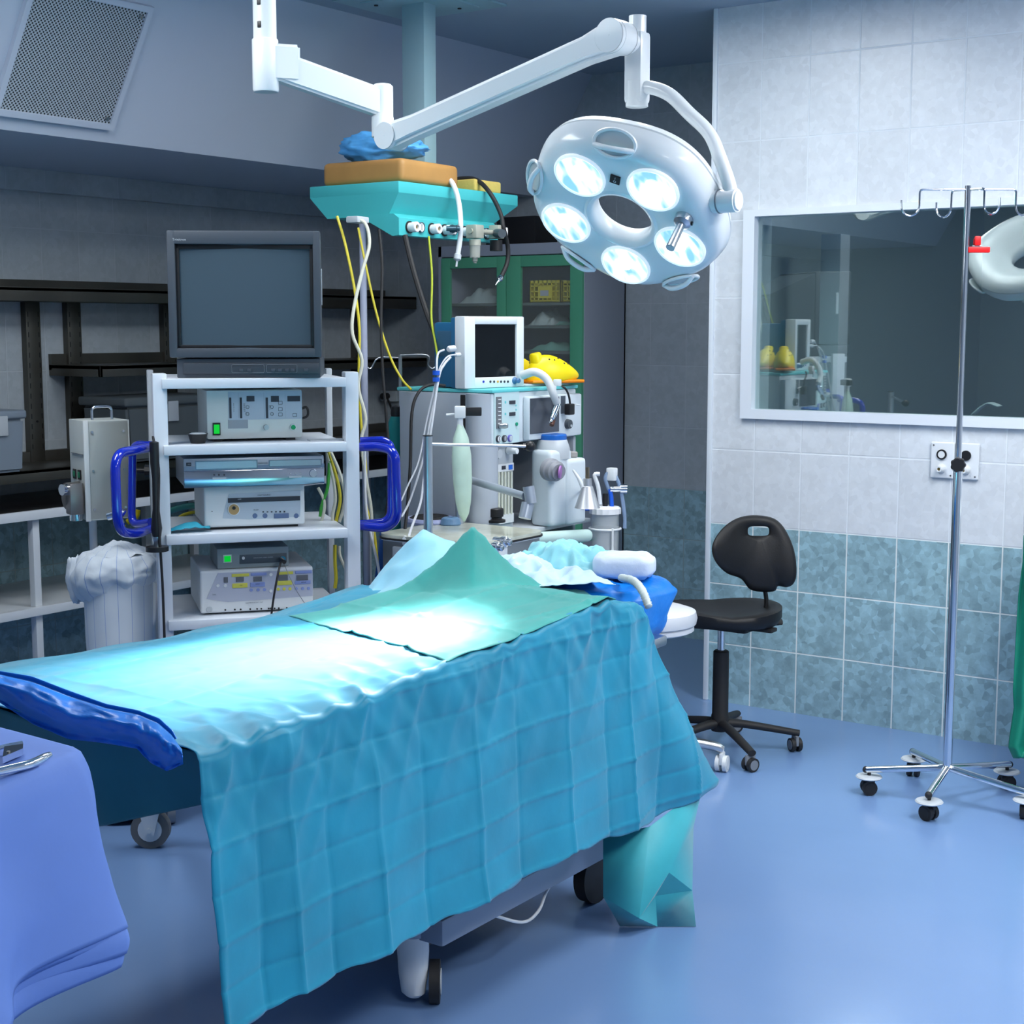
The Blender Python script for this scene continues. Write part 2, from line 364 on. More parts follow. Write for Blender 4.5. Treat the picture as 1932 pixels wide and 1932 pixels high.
ot.part('base_housing',m,mat('housing_dark',(.03,.035,.045),.4))
m=MB(); m.box(-.17,.15,-.05,.45,.23,.70,.03); ot.part('lifting_column',m,mat('column_steel',(.4,.43,.47),.35,.7))
m=MB(); m.box(-.40,.36,-.80,.80,.70,.73,.01); ot.part('table_frame',m,STEEL)
m=MB(); m.box(-.42,.37,-.84,.55,.73,.775,.02); ot.part('mattress',m,mat('mattress_black',(.02,.02,.025),.5))
def caster(t,x,y,name='caster',r=.062,w=.03,mt=None,ang=0.,h=.17,fork=None,shape='cover'):
    """big caster at local x,y"""
    c,s_=math.cos(ang),math.sin(ang)
    def q(a,b,z): return V((x+a*c-b*s_,y+a*s_+b*c,z))
    m=MB(); m.cyl(q(0,-w/2,r),q(0,w/2,r),r,n=28); W_=t.part(name,m,mt or mat('tyre_grey',(.16,.16,.16),.6))
    m=MB(); m.cyl(q(0,-w/2-.003,r),q(0,w/2+.003,r),r*.62,n=24); t.part('hub',m,WPLAST,W_)
    m=MB()
    for sd in (-1,1):
        b=sd*(w/2+.008)
        pl=[(-.012,r-.012),(.014,r-.014),(.03,r+.05),(.055,h-.03),(.055,h),(-.03,h),(-.03,h-.04)]
        A=[m.b.verts.new(q(a,b-.0025,z)) for a,z in pl]; B=[m.b.verts.new(q(a,b+.0025,z)) for a,z in pl]
        fs=[m.b.faces.new(A),m.b.faces.new(B[::-1])]+[m.b.faces.new((A[i],B[i],B[(i+1)%7],A[(i+1)%7])) for i in range(7)]; m._tag(fs)
    m.b.normal_update(); m.cyl(q(.012,-w/2-.012,h-.004),q(.012,w/2+.012,h-.004),.006); m.box(x-.035,x+.05,y-.03,y+.03,h-.008,h+.012,.004)
    m.cyl(q(0,-w/2-.014,r),q(0,w/2+.014,r),.008,n=8)
    t.part('fork',m,fork or WPLAST,W_,recalc=True)
    return W_
# front foot: white tapered cover with tyre beside it
fp=atz(785,1870,.03); fx,fy=fp.x+2.3,fp.y-2.7
m=MB(); m.lathe([(.018,.02),(.030,.03),(.036,.07),(.040,.13),(.040,.172)],(fx-.005,fy-.004,0),sx=.8,sy=1.0,n=24); ft=ot.part('foot_cover',m,WPLAST,label='white tapered foot cover')
m=MB(); wc=V((fx,fy,.05))+cr*.043+cf*.012; m.cyl(wc-cr*.012,wc+cr*.012,.05,n=28); wh=ot.part('wheel',m,RUBBER,ft)
m=MB(); m.cyl(wc+cr*.013,wc+cr*.015,.03,n=20); ot.part('hub',m,LGREY,ft)
m=MB(); m.cyl((fx-.005,fy,.172),(fx-.005,fy,.235),.045,n=24); m.box(fx-.05,fx+.045,fy-.0,fy+.3,.165,.235,.01); ot.part('end_post',m,BASE)
bp=atz(1262,1700,.0)
m=MB(); m.cyl((.20,.66,.075),(.235,.66,.075),.075,n=28); w2=ot.part('wheel',m,RUBBER)
m=MB(); m.box(.10,.27,.58,.76,.18,.25,.02); m.cyl((.2,.50,.235),(.2,.66,.235),.045,n=18); ot.part('rear_housing',m,mat('housing_green',(.08,.13,.14),.3,.5))
cp=atz(286,1598,0); caster(ot,cp.x+2.3,cp.y-2.7,r=.058,ang=R(35),h=.165)
m=MB(); m.rtube([(cp.x+2.3,cp.y-2.7,.17),(cp.x+2.5,cp.y-2.6,.19),(-.2,-.15,.19)],.02,.05); ot.part('outrigger',m,BASE)
# dangling cable under the base
m=MB(); m.tube([atx(925,1725,-2.0),atx(985,1740,-2.0),atx(1015,1720,-2.02),atx(1030,1685,-2.04),atx(1045,1660,-2.05)],.004,8)
solo('cable','thin white cable looping down under the operating table base','cable',m,WPLAST)

def clothmat(name,col,rough=.55,crease=None,shx=.25):
    m=mat(name,col,rough,noise_amt=.13,noise_scale=6,bump=.18,bump_scale=22)
    b=m.node_tree.nodes['Principled BSDF']; b.inputs['Sheen Weight'].default_value=shx; b.inputs['Sheen Roughness'].default_value=.5
    return m
DRAPE=clothmat('blue_drape',(.004,.255,.40),.5,None,.2)
LBLUE=clothmat('pale_blue_drape',(.26,.58,.74),.55)
GREEN=clothmat('green_drape',(.03,.34,.31),.6)
PALE=clothmat('pale_cloth',(.50,.68,.80),.6)
PBLUE=mat('blue_plastic_sheet',(.004,.17,.64),.38,noise_amt=.15,noise_scale=4,bump=.6,bump_scale=14)
def tri(x,xs,amp):
    for i in range(len(xs)-1):
        if xs[i]<=x<=xs[i+1]:
            t=(x-xs[i])/(xs[i+1]-xs[i]); a=amp if i%2 else -amp; b=-a
            return lerp(a,b,t)
    return 0.
FY=[1.6,1.76,1.87,1.95,2.05,2.19,2.345,2.52,2.68,2.87,3.06,3.16,3.3,3.45,3.7]
FZ=[.2,.33,.405,.49,.575,.66,.75,.83,.92]
def crease(x,xs,w,a):
    d=0.
    for i,c in enumerate(xs):
        q=(x-c)/w
        if abs(q)<4: d+=a*(1 if i%2 else -.6)*math.exp(-abs(q)*1.3)
    return d
def edgew(Y,d):
    q=math.exp(-(abs(d)/.17)**1.6)
    return q*(.014*nz(Y*7+d*2.5,d*1.6,2)+.013*(.5-abs(nz(Y*11-d*5+3,d*2.5,9))*2)+.006*nz(Y*24+d*14,d*9,4))
def main_drape():
    m=MB(); nu=300; top=90; side=130
    def f(u,v):
        # v: 0 far overhang .. far edge .. near edge .. hem
        Yt=pw(u,[0,.5,.75,.86,1],[1.74,2.67,3.085,3.18,3.25]); Yh=pw(u,[0,.5,.75,.86,1],[1.755,2.68,3.12,3.3,3.59])
        zh=pw(u,[0,.1,.5,.62,.75,.86,1],[.32,.332,.322,.33,.305,.293,.325])
        vt=.46
        if v<.06:
            t=v/.06; Y=Yt; return V((-2.79-.01*math.sin(Y*22),Y,lerp(.62,zf(Y)-.01,t)))
        if v<vt:
            t=(v-.06)/(vt-.06); X=lerp(-2.78,-1.885,t); Y=Yt
            z=H(X,Y)+crease(Y,FY,.012,.004)+crease(X,[-2.7,-2.52,-2.33,-2.15,-1.98],.012,.004)
            # gathers that run from the field to the edge
            g=max(0,t-.55)/.45; z+=edgew(Y,(1-t)*.9)
            e=max(0,t-.9)/.1; z-=.005*e*e
            if t<.1: z-=.03*(1-t/.1)**2
            return V((X,Y,z))
        t=(v-vt)/(1-vt)
        if t<.06:                                   # rounded edge
            a=t/.06*math.pi/2; e=1.; z0=zn(Yt)+.008*nz(-1.885*5,Yt*4,3)-.005+edgew(Yt,0.)
            return V((-1.885+.014*math.sin(a),Yt,z0+.004*abs(nz(-26,Yt*12,7))-.014*(1-math.cos(a))))
        t=(t-.06)/.94; s_=t
        z0=zn(Yt)-.019+.008*nz(-1.885*5,Yt*4,3)+edgew(Yt,0.)
        Y=lerp(Yt,Yh,s_); z=lerp(z0,zh,s_)+s_*.004*math.sin(Y*40)
        am=.35+.65*s_
        X=-1.871+.03*s_+tri(Y,FY,.009)*am+crease(Y,FY,.006,.006)*am+crease(z+.012*nz(Y*2.3,z,3),FZ,.005,.006)*(.6+.6*abs(nz(Y*4,z*3,6)))+.25*tri(z,FZ,.004)
        X+=.014*nz(Y*2.6,z*2.4,5)*s_+.007*nz(Y*9,z*8,8)*(.4+.6*abs(nz(Y*1.7,z*2,12)))
        # wrinkles fanning from the edge
        X+=edgew(Y,-s_*.5)-edgew(Y,0.)*math.exp(-s_*20)
        if u>.75:                                   # corner flap
            q=(u-.75)/.25; X+=.03*q*s_*math.sin(q*6.5+z*7)+.03*q*s_*(1-q)
        return V((X,Y,z))
    m.grid(f,nu,top+side)
    return solo('surgical_drape','large turquoise creased drape covering the operating table and hanging down its side','drape',m,DRAPE,solid=.0015,ang=180)
main_drape()
# foot end: teal sheet hanging behind the blue plastic
m=MB()
def f(u,v):
    X=lerp(-2.95,-1.90,u); zb=lerp(aty(-60,1680,1.84).z,aty(352,1490,1.84).z,u); z=lerp(.80,zb,v); Y=1.80+.02*math.sin(X*9)+.01*nz(X*6,z*6,1)+.04*v
    return V((X,Y,z))
m.grid(f,60,30); solo('surgical_drape','dark teal drape hanging off the foot end below the blue plastic sheet','drape',m,clothmat('teal_drape',(.012,.17,.20),.6),solid=.0015,ang=180)
# blue plastic sheet over the foot end of the mattress
m=MB()
TP=[(-40,1262),(0,1266),(60,1276),(130,1303),(200,1328),(260,1340),(300,1355),(325,1378),(342,1410)]
BP=[(-40,1300),(0,1326),(60,1365),(130,1395),(200,1402),(258,1412),(285,1440),(315,1455),(346,1441)]
def f(u,v):
    k=u*8; i=min(7,int(k)); t=k-i
    a=(lerp(TP[i][0],TP[i+1][0],t),lerp(TP[i][1],TP[i+1][1],t)); b=(lerp(BP[i][0],BP[i+1][0],t),lerp(BP[i][1],BP[i+1][1],t))
    yy=1.74-.075*math.sin(min(1,v*1.15)*math.pi)**.8-.012*nz(u*9,v*5,2)-.008*nz(u*25,v*9+u*12,4)
    if v<.12: yy=1.76+.0*u
    return aty(lerp(a[0],b[0],v),lerp(a[1],b[1],v),yy)
m.grid(f,70,26); solo('plastic_sheet','glossy blue plastic sheet wrapped over the foot end of the operating table','sheet',m,PBLUE,solid=.002,ang=180)
# ================================================================ SURGICAL LAMP
LW=mat('lamp_white',(.74,.78,.80),.28,coat=.3)
LCEN=V((-2.174,3.626,1.84)); LN=V((0,-.678,-.735)).normalized(); LE1=V((-1,0,0)); LE2=LE1.cross(LN)*-1
LE2=V((0,-.735,.678)).normalized()
lt=Thing('surgical_lamp','white five bulb surgical lamp head hanging on its jointed ceiling arm, switched on','lamp',(-2.174,3.70,2.0))
def LP(a,r,h): return lt.l(LCEN+(LE1*math.cos(a)+LE2*math.sin(a))*r+LN*h)
PH=1.263
def body():
    m=MB(); prof=[(.088,-.058),(.083,-.045),(.084,-.022),(.092,-.006),(.104,0),(.18,.0),(.235,.0),(.258,-.008),(.274,-.028),(.283,-.055),(.287,-.075)]
    back=[(.287,-.081),(.281,-.10),(.262,-.115),(.225,-.125),(.16,-.105),(.115,-.075)]
    n=120
    def mk(pr,closed):
        rings=[]
        for i in range(n):
            a=2*math.pi*i/n; k=1+.022*math.cos(5*(a-PH))
            rings.append([m.b.verts.new(LP(a,r*(k if r>.15 else 1),h)) for r,h in pr])
        for i in range(n):
            A,B=rings[i],rings[(i+1)%n]
            for j in range(len(pr)-1): m._tag([m.b.faces.new((A[j],A[j+1],B[j+1],B[j]))])
    mk(prof,False); mk([(.287,-.075),(.280,-.0775),(.287,-.081)],False); mk(back,False); mk([(.115,-.075),(.098,-.064),(.088,-.058)],False)
    bmesh.ops.remove_doubles(m.b,verts=m.b.verts[:],dist=1e-5); return m
hd=lt.part('lamp_head',body(),LW,ang=60,recalc=True)
def glow():
    m=bpy.data.materials.new('lit_reflector'); m.use_nodes=True; nt=m.node_tree; b=nt.nodes['Principled BSDF']; L=nt.links.new
    tc=nt.nodes.new('ShaderNodeTexCoord'); w=nt.nodes.new('ShaderNodeTexNoise'); w.inputs['Scale'].default_value=26; w.inputs['Detail'].default_value=1
    mp=nt.nodes.new('ShaderNodeMapping'); mp.inputs['Scale'].default_value=(1.4,.5,.5); L(tc.outputs['Object'],mp.inputs[0]); L(mp.outputs[0],w.inputs['Vector'])
    cr_=nt.nodes.new('ShaderNodeValToRGB'); e=cr_.color_ramp.elements; e[0].position=.36; e[0].color=(.20,.48,.78,1); e[1].position=.56; e[1].color=(1,1,1,1); k=e.new(.45); k.color=(.5,.75,.95,1)
    L(w.outputs['Fac'],cr_.inputs[0]); L(cr_.outputs[0],b.inputs['Emission Color']); b.inputs['Emission Strength'].default_value=1.15; b.inputs['Base Color'].default_value=(.1,.15,.2,1); b.inputs['Roughness'].default_value=.15
    return m
GLOW=glow(); HOT=mat('bulb_core',(.9,.95,1),.3,emit=(1,1,1),emit_s=6); RIM=mat('lens_rim',(.85,.9,.95),.15,emit=(.85,.95,1),emit_s=.35)
target=V((-2.24,2.48,.86))
for k in range(5):
    a=PH+k*2*math.pi/5; c=lt.l(LCEN+(LE1*math.cos(a)+LE2*math.sin(a))*.178)
    m=MB(); m.lathe([(.074,-.002),(.0745,.005),(.071,.009),(.067,.007),(.066,.003)],c,LN,n=40,cap=False); rim=lt.part('lens_rim',m,RIM,hd)
    m=MB(); m.lathe([(.067,.004),(.05,.0025),(.028,.0015),(.0,.0012)],c,LN,n=36,cap=False); lt.part('reflector',m,GLOW,rim)
    m=MB(); mid=c+LN*.004+lt.M.inverted().to_3x3()@(LE2*.008)
    m.lathe([(.0,.0),(.022,.001),(.022,.005),(.0,.008)],mid,LN,n=20); lt.part('bulb',m,HOT,rim)
    sp=bpy.data.lights.new('surgical_spot','SPOT'); sp.energy=270; sp.spot_size=R(29); sp.spot_blend=1.0; sp.shadow_soft_size=.05; sp.color=(.95,.98,1)
    so=bpy.data.objects.new('surgical_spot',sp); COL.objects.link(so)
    wp=LCEN+(LE1*math.cos(a)+LE2*math.sin(a))*.178+LN*.03; so.location=wp; so.rotation_euler=((target+V((.05*math.cos(a*2),.10*math.sin(a),0)))-wp).to_track_quat('-Z','Y').to_euler()
def ovalrim(a,r,h,tilt):
    """recessed grip between two bulbs"""
    m=MB(); er=LP(a,1,0)-LP(a,0,0); et=LP(a+math.pi/2,1,0)-LP(a+math.pi/2,0,0); nn=lt.M.inverted().to_3x3()@LN
    er2=(er*math.cos(tilt)-nn*math.sin(tilt)).normalized(); n2=er2.cross(et).normalized()
    if n2.dot(nn)<0: n2=-n2
    c=LP(a,r,h)
    P=[c+er2*(.036*math.sin(q))+et*(.058*math.cos(q))+n2*.002 for q in [i*2*math.pi/28 for i in range(28)]]
    m.tube(P,.005,8,1,False,closed=True); rec=lt.part('grip_recess',m,LW,hd)
    m=MB(); m.grid(lambda u,v: c+er2*(.034*v*math.sin(u*6.2832))+et*(.056*v*math.cos(u*6.2832))+n2*(.001),28,4); lt.part('grip_dish',m,mat('grip_grey',(.50,.56,.57),.35),rec,recalc=True)
    m=MB(); m.tube([c-et*.055+n2*.002-er2*.012,c-et*.03+n2*.018-er2*.012,c+n2*.022-er2*.012,c+et*.03+n2*.018-er2*.012,c+et*.055+n2*.002-er2*.012],.0075,10,5); lt.part('grip_bar',m,LW,rec)
for k in range(5):
    a=PH+math.pi/5+k*2*math.pi/5
    if k==1: continue
    ovalrim(a,.266,-.018,R(38))
# oval centre collar
m=MB(); m.lathe([(.108,.0),(.100,.003),(.090,-.002),(.082,-.018),(.0815,-.036)],lt.l(LCEN),LN,n=48,cap=False); lt.part('centre_collar',m,LW,hd)
def onface(x,y,h=0.):
    d=ray(x,y); p=LCEN+LN*h; t=(p-CO).dot(LN)/d.dot(LN); return lt.l(CO+d*t)
m=MB(); c=onface(1161,338,.001); ex=(onface(1171,342)-onface(1151,335)).normalized(); ey=LN.cross(ex).normalized()
m.panel([c-ex*.014-ey*.014+LN*.004,c+ex*.014-ey*.014+LN*.004,c+ex*.014+ey*.014+LN*.004,c-ex*.014+ey*.014+LN*.004],.004); sw=lt.part('power_switch',m,BLACK,hd)
m=MB(); m.text('I\nO',.012,Matrix.Translation(c+LN*.0045)@Matrix((ex,ey,ex.cross(ey))).transposed().to_4x4(),.0003); lt.part('switch_marks',m,LGREY,sw)
# sterile handle
m=MB(); c=onface(1291,412); m.cyl(c,c+LN*.018,.026,.024,n=24); m.cyl(c+LN*.018,c+LN*.026,.024,.014,n=24); kn=lt.part('handle_mount',m,STEEL,hd)
m=MB(); m.cyl(c+LN*.02,c+LN*.11,.0105,.0125,n=18); m.cyl(c+LN*.11,c+LN*.111,.0095,n=18); lt.part('sterile_handle',m,STEEL,kn)
m=MB(); q=c+LN*.012+(onface(1305,415)-c).normalized()*.024; m.cyl(q,q+(onface(1305,415)-c).normalized()*.004,.006,n=10); lt.part('screw_hole',m,BLACK,kn)
# pivot, yoke, swivel
PV=lt.l((-1.86,3.66,1.88))
m=MB(); m.cyl(PV-V((.045,0,0)),PV+V((.022,0,0)),.031,n=28); m.cyl(PV+V((.022,0,0)),PV+V((.027,0,0)),.025,n=28); piv=lt.part('pivot',m,LW)
m=MB(); m.cyl(PV-V((.030,0,0)),PV-V((.026,0,0)),.0325,n=28); lt.part('seal_ring',m,MGREY,piv)
top=lt.l((-2.17,3.70,2.185))
def yk(x,y,X): return lt.l(aty(x,y,3.70-(X+2.17)*.12))
m=MB(); ykp=[top+V((.0,0,0)),lt.l(aty(1222,165,3.7)),lt.l(aty(1262,178,3.69)),lt.l(aty(1300,214,3.69)),lt.l(aty(1338,252,3.68)),lt.l(aty(1359,300,3.67)),PV+V((0,0,.035)),PV]
m.tube(ykp,.0185,14,6); lt.part('yoke_arm',m,LW)
m=MB(); m.lathe([(.0,-.035),(.026,-.035),(.031,-.033),(.031,.035),(.026,.037)],top,n=28); sv_=lt.part('swivel',m,LW)
m=MB(); m.lathe([(.0255,.037),(.0255,.085),(.024,.088),(.024,.21)],top,n=28); lt.part('drop_tube',m,LW)
# upper elbow + spring arm + lower elbow + horizontal arm + ceiling tube
J1=lt.l((-2.187,3.60,2.333)); tp=lt.l((-2.176,3.70,2.39)); J0=lt.l(aty(740,258,3.86)); 
ax=V((.57,-.82,0)).normalized()   # joint axes
J0w=atd(740,258,4.62); J0=lt.l(J0w); J1w=atd(1163,70,4.1); J1=lt.l(J1w)
dirv=(J1-J0); dirh=V((dirv.x,dirv.y,0)).normalized(); axj=V((dirh.y,-dirh.x,0))
def slab(m,pts,wd,bev=.006):
    """outline in the arm's vertical plane (s along dirh, z), width wd across"""
    A=[m.b.verts.new(J0+dirh*s+V((0,0,z))-axj*wd/2) for s,z in pts]; B=[m.b.verts.new(J0+dirh*s+V((0,0,z))+axj*wd/2) for s,z in pts]; n=len(pts)
    fs=[m.b.faces.new(A),m.b.faces.new(B[::-1])]+[m.b.faces.new((A[i],B[i],B[(i+1)%n],A[(i+1)%n])) for i in range(n)]; m._tag(fs)
    bmesh.ops.recalc_face_normals(m.b,faces=fs)
    es=list({e for f in fs[:2] for e in f.edges}); q=bmesh.ops.bevel(m.b,geom=es,offset=bev,segments=3,affect='EDGES'); m._tag(q['faces'])
L_=V((dirv.x,dirv.y,0)).length; rz_=dirv.z; sl_=rz_/L_
m=MB(); pts=[]
for q in range(13):
    a=math.pi/2+ math.atan(sl_)+q*math.pi/12; pts.append((.040*math.cos(a),.040*math.sin(a)))
t0=.10; hw=.036
pts=[p for p in pts]
pts+=[(t0,t0*sl_-hw*1.05),(L_-.09,(L_-.09)*sl_-hw*1.05)]
arc=[]
for q in range(13):
    a=-math.pi/2+math.atan(sl_)+q*math.pi/12; arc.append((L_+.046*math.cos(a),rz_+.046*math.sin(a)))
pts+=arc+[(L_-.10,(L_-.10)*sl_+hw*.95),(t0,t0*sl_+hw*.9)]
slab(m,pts,.066,.012); arm=lt.part('spring_arm',m,LW,ang=50)
for nm,J_,r_ in (('joint_cap',J0,.040),('joint_cap',J1,.045)):
    m=MB(); m.cyl(J_-axj*.0385,J_+axj*.0385,r_,n=36); m.cyl(J_+axj*.0385,J_+axj*.0395,.0025,n=10); cp_=lt.part(nm,m,LW,arm)
    for sd in (1,-1):
        m=MB(); m.lathe([(r_+.0008,.036*sd),(r_+.0008,.0375*sd)],J_,axj,n=36,cap=False); lt.part('joint_seam',m,MGREY,cp_)
m=MB(); 
tp=lt.l(LCEN); tp=V((top.x,top.y,0))
# elbow from J1 to the drop tube
eb=V((top.x,top.y,J1.z)); m.cyl(J1,eb-V((0,0,.012)),.034,.03,n=20); m.box(-.028,.028,-.028,.028,-.17,.022,.012,M=Matrix.Translation(eb)); lt.part('upper_elbow',m,LW)
# lower elbow: block left of J0 with vertical riser
el=lt.l(atd(722,240,4.64))
rise=lt.l(atd(722,176,4.64)); 
m=MB(); m.tube([J0-axj*.0,J0-dirh*.03,el-V((0,0,.0)),el+V((0,0,.03))],.034,18,5); m.cyl(el-V((0,0,.03)),el+V((0,0,.028)),.034,n=28); lt.part('lower_elbow',m,LW)
post=lt.l(atd(501,125,4.5)); jt=lt.l(atd(722,198,4.64))
hz=(post-jt); hz=V((hz.x,hz.y,0)); Lh=hz.length; hd_=hz.normalized()
m=MB(); m.lathe([(.030,-.06),(.032,-.035),(.032,.055),(.024,.062)],jt+V((0,0,.0)),n=28); lt.part('swivel_post',m,LW)
m=MB(); zc=(jt.z+post.z)/2
sdv=V((-hd_.y,hd_.x,0))
def bar(m,p0,p1,w,h0,h1):
    vs=[]
    for p,h in ((p0,h0),(p1,h1)): vs.append([m.b.verts.new(p+sdv*(w/2*a)+V((0,0,h/2*b))) for a,b in ((-1,-1),(1,-1),(1,1),(-1,1))])
    m.skin(vs); q=bmesh.ops.bevel(m.b,geom=m.b.edges[:],offset=.008,segments=3,affect='EDGES'); m._tag(q['faces'])
bar(m,jt+V((0,0,.003)),V((post.x,post.y,post.z+.012)),.055,.085,.09); lt.part('horizontal_arm',m,LW)
m=MB(); bar(m,V((post.x,post.y,post.z+.01))-hd_*.10,V((post.x,post.y,post.z+.01)),.062,.108,.108); lt.part('arm_collar',m,LW)
m=MB(); m.lathe([(.036,-.075),(.039,-.07),(.039,.075),(.037,.078)],V((post.x,post.y,post.z)),n=32); lt.part('bearing_sleeve',m,LW)
m=MB(); m.cyl((post.x,post.y,post.z+.078),(post.x,post.y,2.8-2.0),.0345,n=32); tb=lt.part('ceiling_tube',m,LW)
pw0=lt.M@post
for zz in (.115,.18):
    m=MB(); d=(CO-pw0); d.z=0; d.normalize(); d2=Matrix.Rotation(R(-28),3,'Z')@d; m.box(-.004,.004,-.006,.006,-.01,.01,.003,M=Matrix.Translation(V((post.x,post.y,post.z+zz))+d2*.033)@d2.to_track_quat('X','Z').to_matrix().to_4x4()); lt.part('screw_slot',m,BLACK,tb)
m=MB(); m.lathe([(.10,-.02),(.10,0)],(post.x,post.y,.8),n=32); lt.part('ceiling_flange',m,LW)
# ================================================================ CEILING PENDANT
TQ=mat('turquoise_enamel',(.06,.46,.48),.38,noise_amt=.03); TQC=mat('column_pale_teal',(.33,.50,.55),.4)
pe=Thing('ceiling_pendant','turquoise medical gas pendant box hanging from a pale column on the ceiling','pendant',(-3.425,4.197,2.058))
m=MB(); m.box(-.42,0,0,.735,-.042,0,.004); 
T_=[(-.42,0),(0,0),(0,.735),(-.42,.735)]; B_=[(-.34,.004),(-.05,.004),(-.05,.63),(-.34,.63)]
a=[m.b.verts.new((x,y,-.04)) for x,y in T_]; b=[m.b.verts.new((x,y,-.118)) for x,y in B_]; m.skin([a,b]); pt=pe.part('tray',m,TQ,recalc=True)
m=MB(); m.prism([(0,-.128),(0,-.188),(-.03,-.190),(-.17,-.122),(-.17,-.112),(-.025,-.112)],'y',.0,.60); pe.part('service_box',m,TQ)
cx,cy=-3.76+3.425,4.74-4.197
m=MB(); m.box(cx-.055,cx+.055,cy-.038,cy+.038,0,.742,.006); pe.part('column',m,TQC)
m=MB(); m.box(cx-.17,cx+.17,cy-.15,cy+.17,.725,.742,.004); m.box(cx-.25,cx+.25,cy-.22,cy+.24,.732,.742,.003); cpn=pe.part('ceiling_plate',m,TQC)
for (x_,y_) in ((cx-.13,cy-.1),(cx+.13,cy-.1),(cx+.10,cy+.13)):
    m=MB(); m.cyl((x_,y_,.721),(x_,y_,.726),.008,n=10); pe.part('bolt',m,BLACK,cpn)
WS=mat('socket_white',(.75,.76,.78),.35); BR=mat('brass',(.45,.30,.10),.3,1.)
for px_,py_ in ((775,424),(817,427),(841,430),(878,432),(921,430)):
    h=pe.pxx(px_-3,py_,0); h=V((0,h.y,-.158)); m=MB()
    m.lathe([(.022,0),(.022,.004)],h,(1,0,0),n=26); k=pe.part('socket_collar',m,BLACK)
    m=MB(); m.lathe([(.0165,.004),(.0165,.016),(.0185,.018),(.0185,.036),(.0165,.038),(.009,.038),(.009,.02)],h,(1,0,0),n=26,cap=False); pe.part('gas_socket',m,WS,k)
    m=MB(); m.lathe([(.009,.022),(.009,.030),(.006,.0305)],h,(1,0,0),n=16); pe.part('socket_bore',m,BR,k)
for px_ in (793,855,915):
    h=pe.pxx(px_,425,0); h=V((0,h.y,-.155)); m=MB(); m.lathe([(.0185,0),(.0185,.008),(.016,.009),(.016,.006)],h,(1,0,0),n=26); k=pe.part('gauge',m,mat('gauge_ring',(.05,.09,.13),.4))
    m=MB(); m.lathe([(.0155,.0065),(.0,.0066)],h,(1,0,0),n=26,cap=False); pe.part('gauge_face',m,WS,k)
    m=MB(); m.box(.0068,.0078,h.y-.0008,h.y+.0008,h.z-.010,h.z+.011); pe.part('gauge_needle',m,BLACK,k)
# filter / regulator assembly
m=MB(); q=pe.pxx(853,427,.04); m.cyl((.036,q.y-.03,-.155),(.075,q.y+.0,-.155),.009,n=12); m.lathe([(.013,0),(.016,.01),(.012,.02),(.015,.03)],(.04,q.y-.012,-.155),(1,.4,0),n=14); pe.part('hose_plug',m,mat('plug_blue_grey',(.05,.10,.13),.3,.5))
q=pe.pxx(896,430,.06); BG=mat('beige_metal',(.45,.45,.38),.35,.3)
m=MB(); m.box(.035,.085,q.y-.024,q.y+.024,-.185,-.135,.005); m.cyl((.06,q.y-.03,-.158),(.06,q.y+.12,-.158),.010,n=14); m.lathe([(.022,-.21),(.022,-.188)],(.06,q.y,0),n=20); fr_=pe.part('water_trap',m,BG)
m=MB(); m.lathe([(.019,-.255),(.0205,-.21)],(.06,q.y,0),n=20); m.lathe([(.006,-.275),(.006,-.27),(.01,-.268),(.01,-.255)],(.06,q.y,0),n=12); pe.part('trap_bowl',m,mat('bowl_clear',(.7,.72,.66),.1,trans=.6),fr_)
q=pe.pxx(938,430,.07); m=MB(); m.box(.045,.09,q.y-.02,q.y+.02,-.18,-.13,.004); rg=pe.part('regulator',m,BG)
m=MB(); m.cyl((.07,q.y-.005,-.16),(.125,q.y-.045,-.165),.018,.016,n=20); pe.part('regulator_knob',m,mat('knob_slate',(.05,.065,.08),.4),rg)
m=MB(); m.lathe([(.024,-.225),(.024,-.185)],(.065,q.y,0),n=22); pe.part('regulator_cap',m,BLACK,rg)
m=MB(); m.lathe([(.019,0),(.019,.03),(.015,.032)],(.055,q.y+.035,-.155),(.8,.6,0),n=22); nt_=pe.part('end_nut',m,WS,rg)
m=MB(); m.lathe([(.011,.0322),(.0,.0325)],(.055,q.y+.035,-.155),(.8,.6,0),n=16); pe.part('nut_bore',m,BR,nt_)
# hoses
def hx(x,y,X): return atx(x,y,X)
m=MB(); m.tube([hx(831,338,-3.50),hx(845,337,-3.46),hx(857,352,-3.40),hx(866,385,-3.385),hx(869,420,-3.36),hx(868,450,-3.37),hx(864,478,-3.38)],.0095,12)
hs=Thing('air_hose','white hose draped over the pendant edge with a steel tip','hose',(0,0,0)); hs.part('hose_tube',m,WS)
m=MB(); m.lathe([(.008,0),(.014,.005),(.014,.022),(.008,.027),(.004,.03),(.004,.05)],hx(864,478,-3.38),hx(860,510,-3.38)-hx(864,478,-3.38),n=16); hs.part('hose_connector',m,LGREY)
m=MB(); m.tube([hx(836,345,-3.62),hx(870,337,-3.55),hx(900,340,-3.47),hx(925,365,-3.39),hx(944,402,-3.355),hx(950,430,-3.33),hx(958,465,-3.34),hx(957,495,-3.34),hx(946,522,-3.34)],.0085,12)
hs=Thing('air_hose','black hose arching over the pendant with a steel tip','hose',(0,0,0)); hs.part('hose_tube',m,RUBBER)
m=MB(); m.lathe([(.009,0),(.012,.004),(.012,.016),(.007,.02),(.0035,.035),(.0015,.05)],hx(946,522,-3.34),hx(930,545,-3.34)-hx(946,522,-3.34),n=14); hs.part('hose_tip',m,CHROME)
